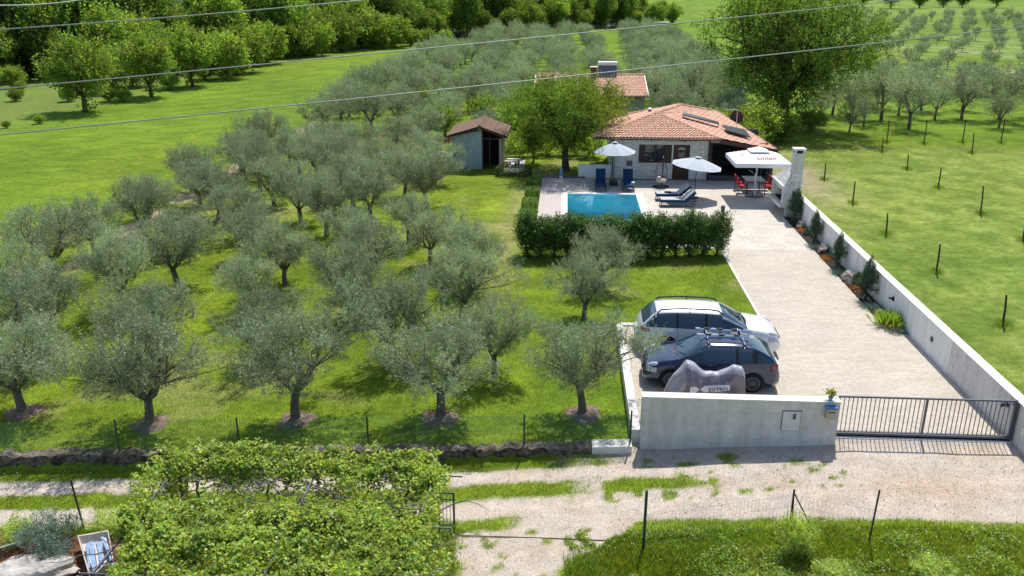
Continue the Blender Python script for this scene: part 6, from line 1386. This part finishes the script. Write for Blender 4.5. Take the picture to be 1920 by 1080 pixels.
for i, (x, y, s) in enumerate([(11.5, 64.5, .8), (13.0, 62.5, .7), (14.6, 66, .9), (17, 68, .6), (20.5, 73, .5), (15.4, 71, .7)]):
    place(bush[i % 2], (x, y, 0), i, s, 'dark bush behind the right end of the house roof, %s from the dish' % ordn(i + 1), 'bush', 'bushes behind the house')
# flowering hedge far side of the garden tree
fl = make_tree('flowering_shrub', 745, 'broad', 'bark', 1.0, .1, 1.5, .4, .04, 36, .34, 12, 9, .10, .07, hollow=.3, warm=.22, warm_col=(5.5, 3.0, 9.0))
for i, (x, y, s) in enumerate([(-3.2, 60.6, 1.0), (-1.2, 61.5, 1.1), (.9, 61.5, 1.1), (2.0, 60.8, .9), (5.5, 68.5, 1.3), (7.5, 68, 1.3)]):
    place(fl, (x, y, 0), i * 1.1, s, 'pink and white flowering shrub along the back of the garden, %s from the shed' % ordn(i + 1), 'shrub', 'flowering shrubs behind the garden tree')

# --- hedge of separate thuja bushes, box bushes, bed conifers
th = protos(3, 'hedge_bush', 801, 'thuja', 'bark', .42, .05, 1.8, .5, .05, 46, .27, 14, 12, .10, .035, hollow=.1, up=1.1, limbs=3, top_pow=.35, rough=.2)
for i in range(15):
    x = -1.6 + i * .62
    place(th[i % 3], (x, 37.9 + rd.uniform(-.06, .06), g1(x, 37.9)), rd.uniform(0, 6.28), (rd.uniform(.82, 1.05), rd.uniform(1.1, 1.35), rd.uniform(.94, 1.05)),
          'dark evergreen hedge bush in front of the pool, %s from the left end' % ordn(i + 1), 'bush', 'evergreen hedge in front of the pool')
def boxbush(seed, sx, sy, sz, n=2600):
    rs = np.random.RandomState(seed); P = rs.rand(n, 3) * 2 - 1
    ax = rs.randint(0, 3, n); sgn = np.where(rs.rand(n) < .5, -1, 1)
    keep = rs.rand(n) < .7
    for a in range(3):
        q = (ax == a) & keep; P[q, a] = sgn[q] * (.9 + .1 * rs.rand(q.sum()))
    P /= np.maximum(np.linalg.norm(P, ord=6, axis=1, keepdims=True), 1) ** 1.0
    P = P * np.array([sx / 2, sy / 2, sz / 2]) + np.array([0, 0, sz / 2]); P[:, 2] = np.maximum(P[:, 2], .02)
    V = leaves(rs, P, rs.normal(size=P.shape) + np.array([0, 0, .8]), .07, .04, .4, 4)
    return np_mesh('foliage', V, 4, 'box', tint_arr(rs, n, 4, .3, .06))
for i, (x, y, s) in enumerate([(-1.85, 51.6, 1.0), (-1.8, 49.2, .95), (-1.85, 46.4, 1.0), (-1.85, 44.0, 1.0)]):
    r_ = thing('box_bush', (x, y, g1(x, y) - .02), 'clipped light green box bush along the left paving edge, %s from the far end' % ordn(i + 1), 'bush', 'clipped box bushes beside the pool paving')
    link('foliage', boxbush(900 + i, .85 * s, 1.2 * s, .45 * s), r_)
    MB().tube([(0, 0, 0), (0, 0, .5)], .05).build('stem', 'bark', r_, local=True)
r_ = thing('low_hedge', (-3.2, 54.4, 0), 'long low clipped dark hedge in front of the shed', 'hedge')
me_ = boxbush(911, 2.3, .75, .62, 4200); me_.materials[0] = M['thuja']; link('foliage', me_, r_); MB().tube([(-1, 0, 0), (1, 0, .3)], .05).build('stem', 'bark', r_, local=True)
cf = protos(2, 'bed_conifer', 821, 'conifer', 'bark', .36, .05, 1.6, .4, .035, 44, .2, 13, 12, .075, .024, hollow=.1, up=.8, limbs=3, top_pow=1.0, rough=.12)
for p_ in cf:      # taper the upper half into a cone
    for ch in p_.children:
        co = np.empty(len(ch.data.vertices) * 3, np.float32); ch.data.vertices.foreach_get('co', co); co = co.reshape(-1, 3)
        f = np.clip(1.25 - .62 * co[:, 2], .12, 1.2)[:, None]; co[:, :2] *= f; ch.data.vertices.foreach_set('co', co.ravel()); ch.data.update()
for i, (x, y, s, w_) in enumerate([(12.1, 43.9, 1.1, 1.25), (12.05, 40.1, 1.0, 1.0), (12.05, 36.3, 1.0, .95), (12.02, 32.4, 1.08, 1.05)]):
    place(cf[i % 2], (x, y, 0), i * 1.3, (s * w_, s * w_, s), ['dark dense conifer next to the barbecue', 'slim conifer, second from the barbecue in the flower bed', 'thin conifer, third from the barbecue in the flower bed', 'broad based conifer nearest the gate in the flower bed'][i], 'conifer', 'conifers of the wall bed')
tuft_thing('tall_grass_clump', 12.0, 29.75, tuft(1, 520, .52, .46, 'broad', .035, (1.1, 1.15, .9)), 'bright green leafy clump at the gate end of the flower bed', 'plant')
for i, (x, y) in enumerate([(11.95, 39.3), (11.93, 35.5), (11.95, 31.4), (12.1, 29.1)]):
    tuft_thing('blue_grass', x, y, tuft(20 + i, 300, .24, .42, 'silver', .016, (1.1, 1.15, 1.2), 1.2), 'round blue grey grass tuft in the flower bed, %s from the barbecue' % ordn(i + 1), 'plant', 'blue grass tufts in the bed')
for i, (x, y) in enumerate([(11.98, 42.0), (11.95, 37.4), (11.95, 33.5), (11.93, 29.5)]):
    rs = np.random.RandomState(40 + i); n = 260; P = rs.normal(size=(n, 3)) * np.array([.14, .22, .05]) + np.array([0, 0, .12])
    tuft_thing('flowering_shrub', x, y, np_mesh('blossoms', leaves(rs, P, rs.normal(size=(n, 3)), .05, .04, .8, 4), 4, 'orange', tint_arr(rs, n, 4, .3, .05)), 'low orange flowering plant in the mulch bed, %s from the barbecue' % ordn(i + 1), 'plant', 'orange flowers in the bed', z=.01)
for i, (x, y, s) in enumerate([(12.1, 41.6, .32), (12.12, 37.6, .3), (12.15, 33.9, .5)]):
    place(cf[1], (x, y, 0), i, (s * 1.7, s * 1.7, s * .8), 'small round green shrub between the bed conifers, %s from the barbecue' % ordn(i + 1), 'shrub', 'small shrubs in the bed')
# --- foreground shrubs by the rubble
sv = make_tree('silver_shrub', 861, 'silver', 'bark', .62, .02, .75, .2, .03, 40, .22, 14, 12, .06, .018, hollow=.2, up=.5, limbs=4)
p = ground_at(95, 1030); place(sv, (p.x, p.y, p.z), 0, (1.0, 1.0, 1.0), 'large silvery blue green shrub beside the rubble', 'shrub')
p = ground_at(100, 1062); place(sv, (p.x, p.y, p.z), 2, .62, 'small silvery shrub in front of the larger one, beside the grey tub', 'shrub')
gs = make_tree('scrub', 871, 'vine', 'bark', .6, .02, .9, .2, .02, 34, .25, 16, 10, .06, .03, hollow=.1, up=.8, limbs=4)
p = ground_at(35, 1020); place(gs, (p.x, p.y, p.z), 0, (.6, .6, .6), 'loose green weedy shrub at the left edge by the rubble', 'shrub')
p = ground_at(205, 998); place(gs, (p.x, p.y, p.z), 1, (.7, .6, .5), 'dark leafy weeds behind the grey tub', 'shrub')
p = ground_at(1492, 1040); place(gs, (p.x, p.y, p.z), 1, (.6, .6, .95), 'tall green climber round the braced fence post', 'shrub')
for i, (px, py, s) in enumerate([(1745, 1085, .8), (1560, 1095, .8)]):
    p = ground_at(px, py); place(gs, (p.x, p.y, p.z), i, (s * .8, s * .8, s * .5), 'bright green weed clump in the tall foreground grass, %s of the scattered clumps' % ordn(i + 1), 'plant', 'weed clumps in the foreground')
# an unused prototype would stay at the origin: remove any top-level thing without a label
for o in list(bpy.data.objects):
    if o.type == 'EMPTY' and o.parent is None and not o.get('label'):
        for c in list(o.children): bpy.data.objects.remove(c)
        bpy.data.objects.remove(o)
print('objects', len(bpy.data.objects), 'polys', sum(len(m.polygons) for m in bpy.data.meshes))
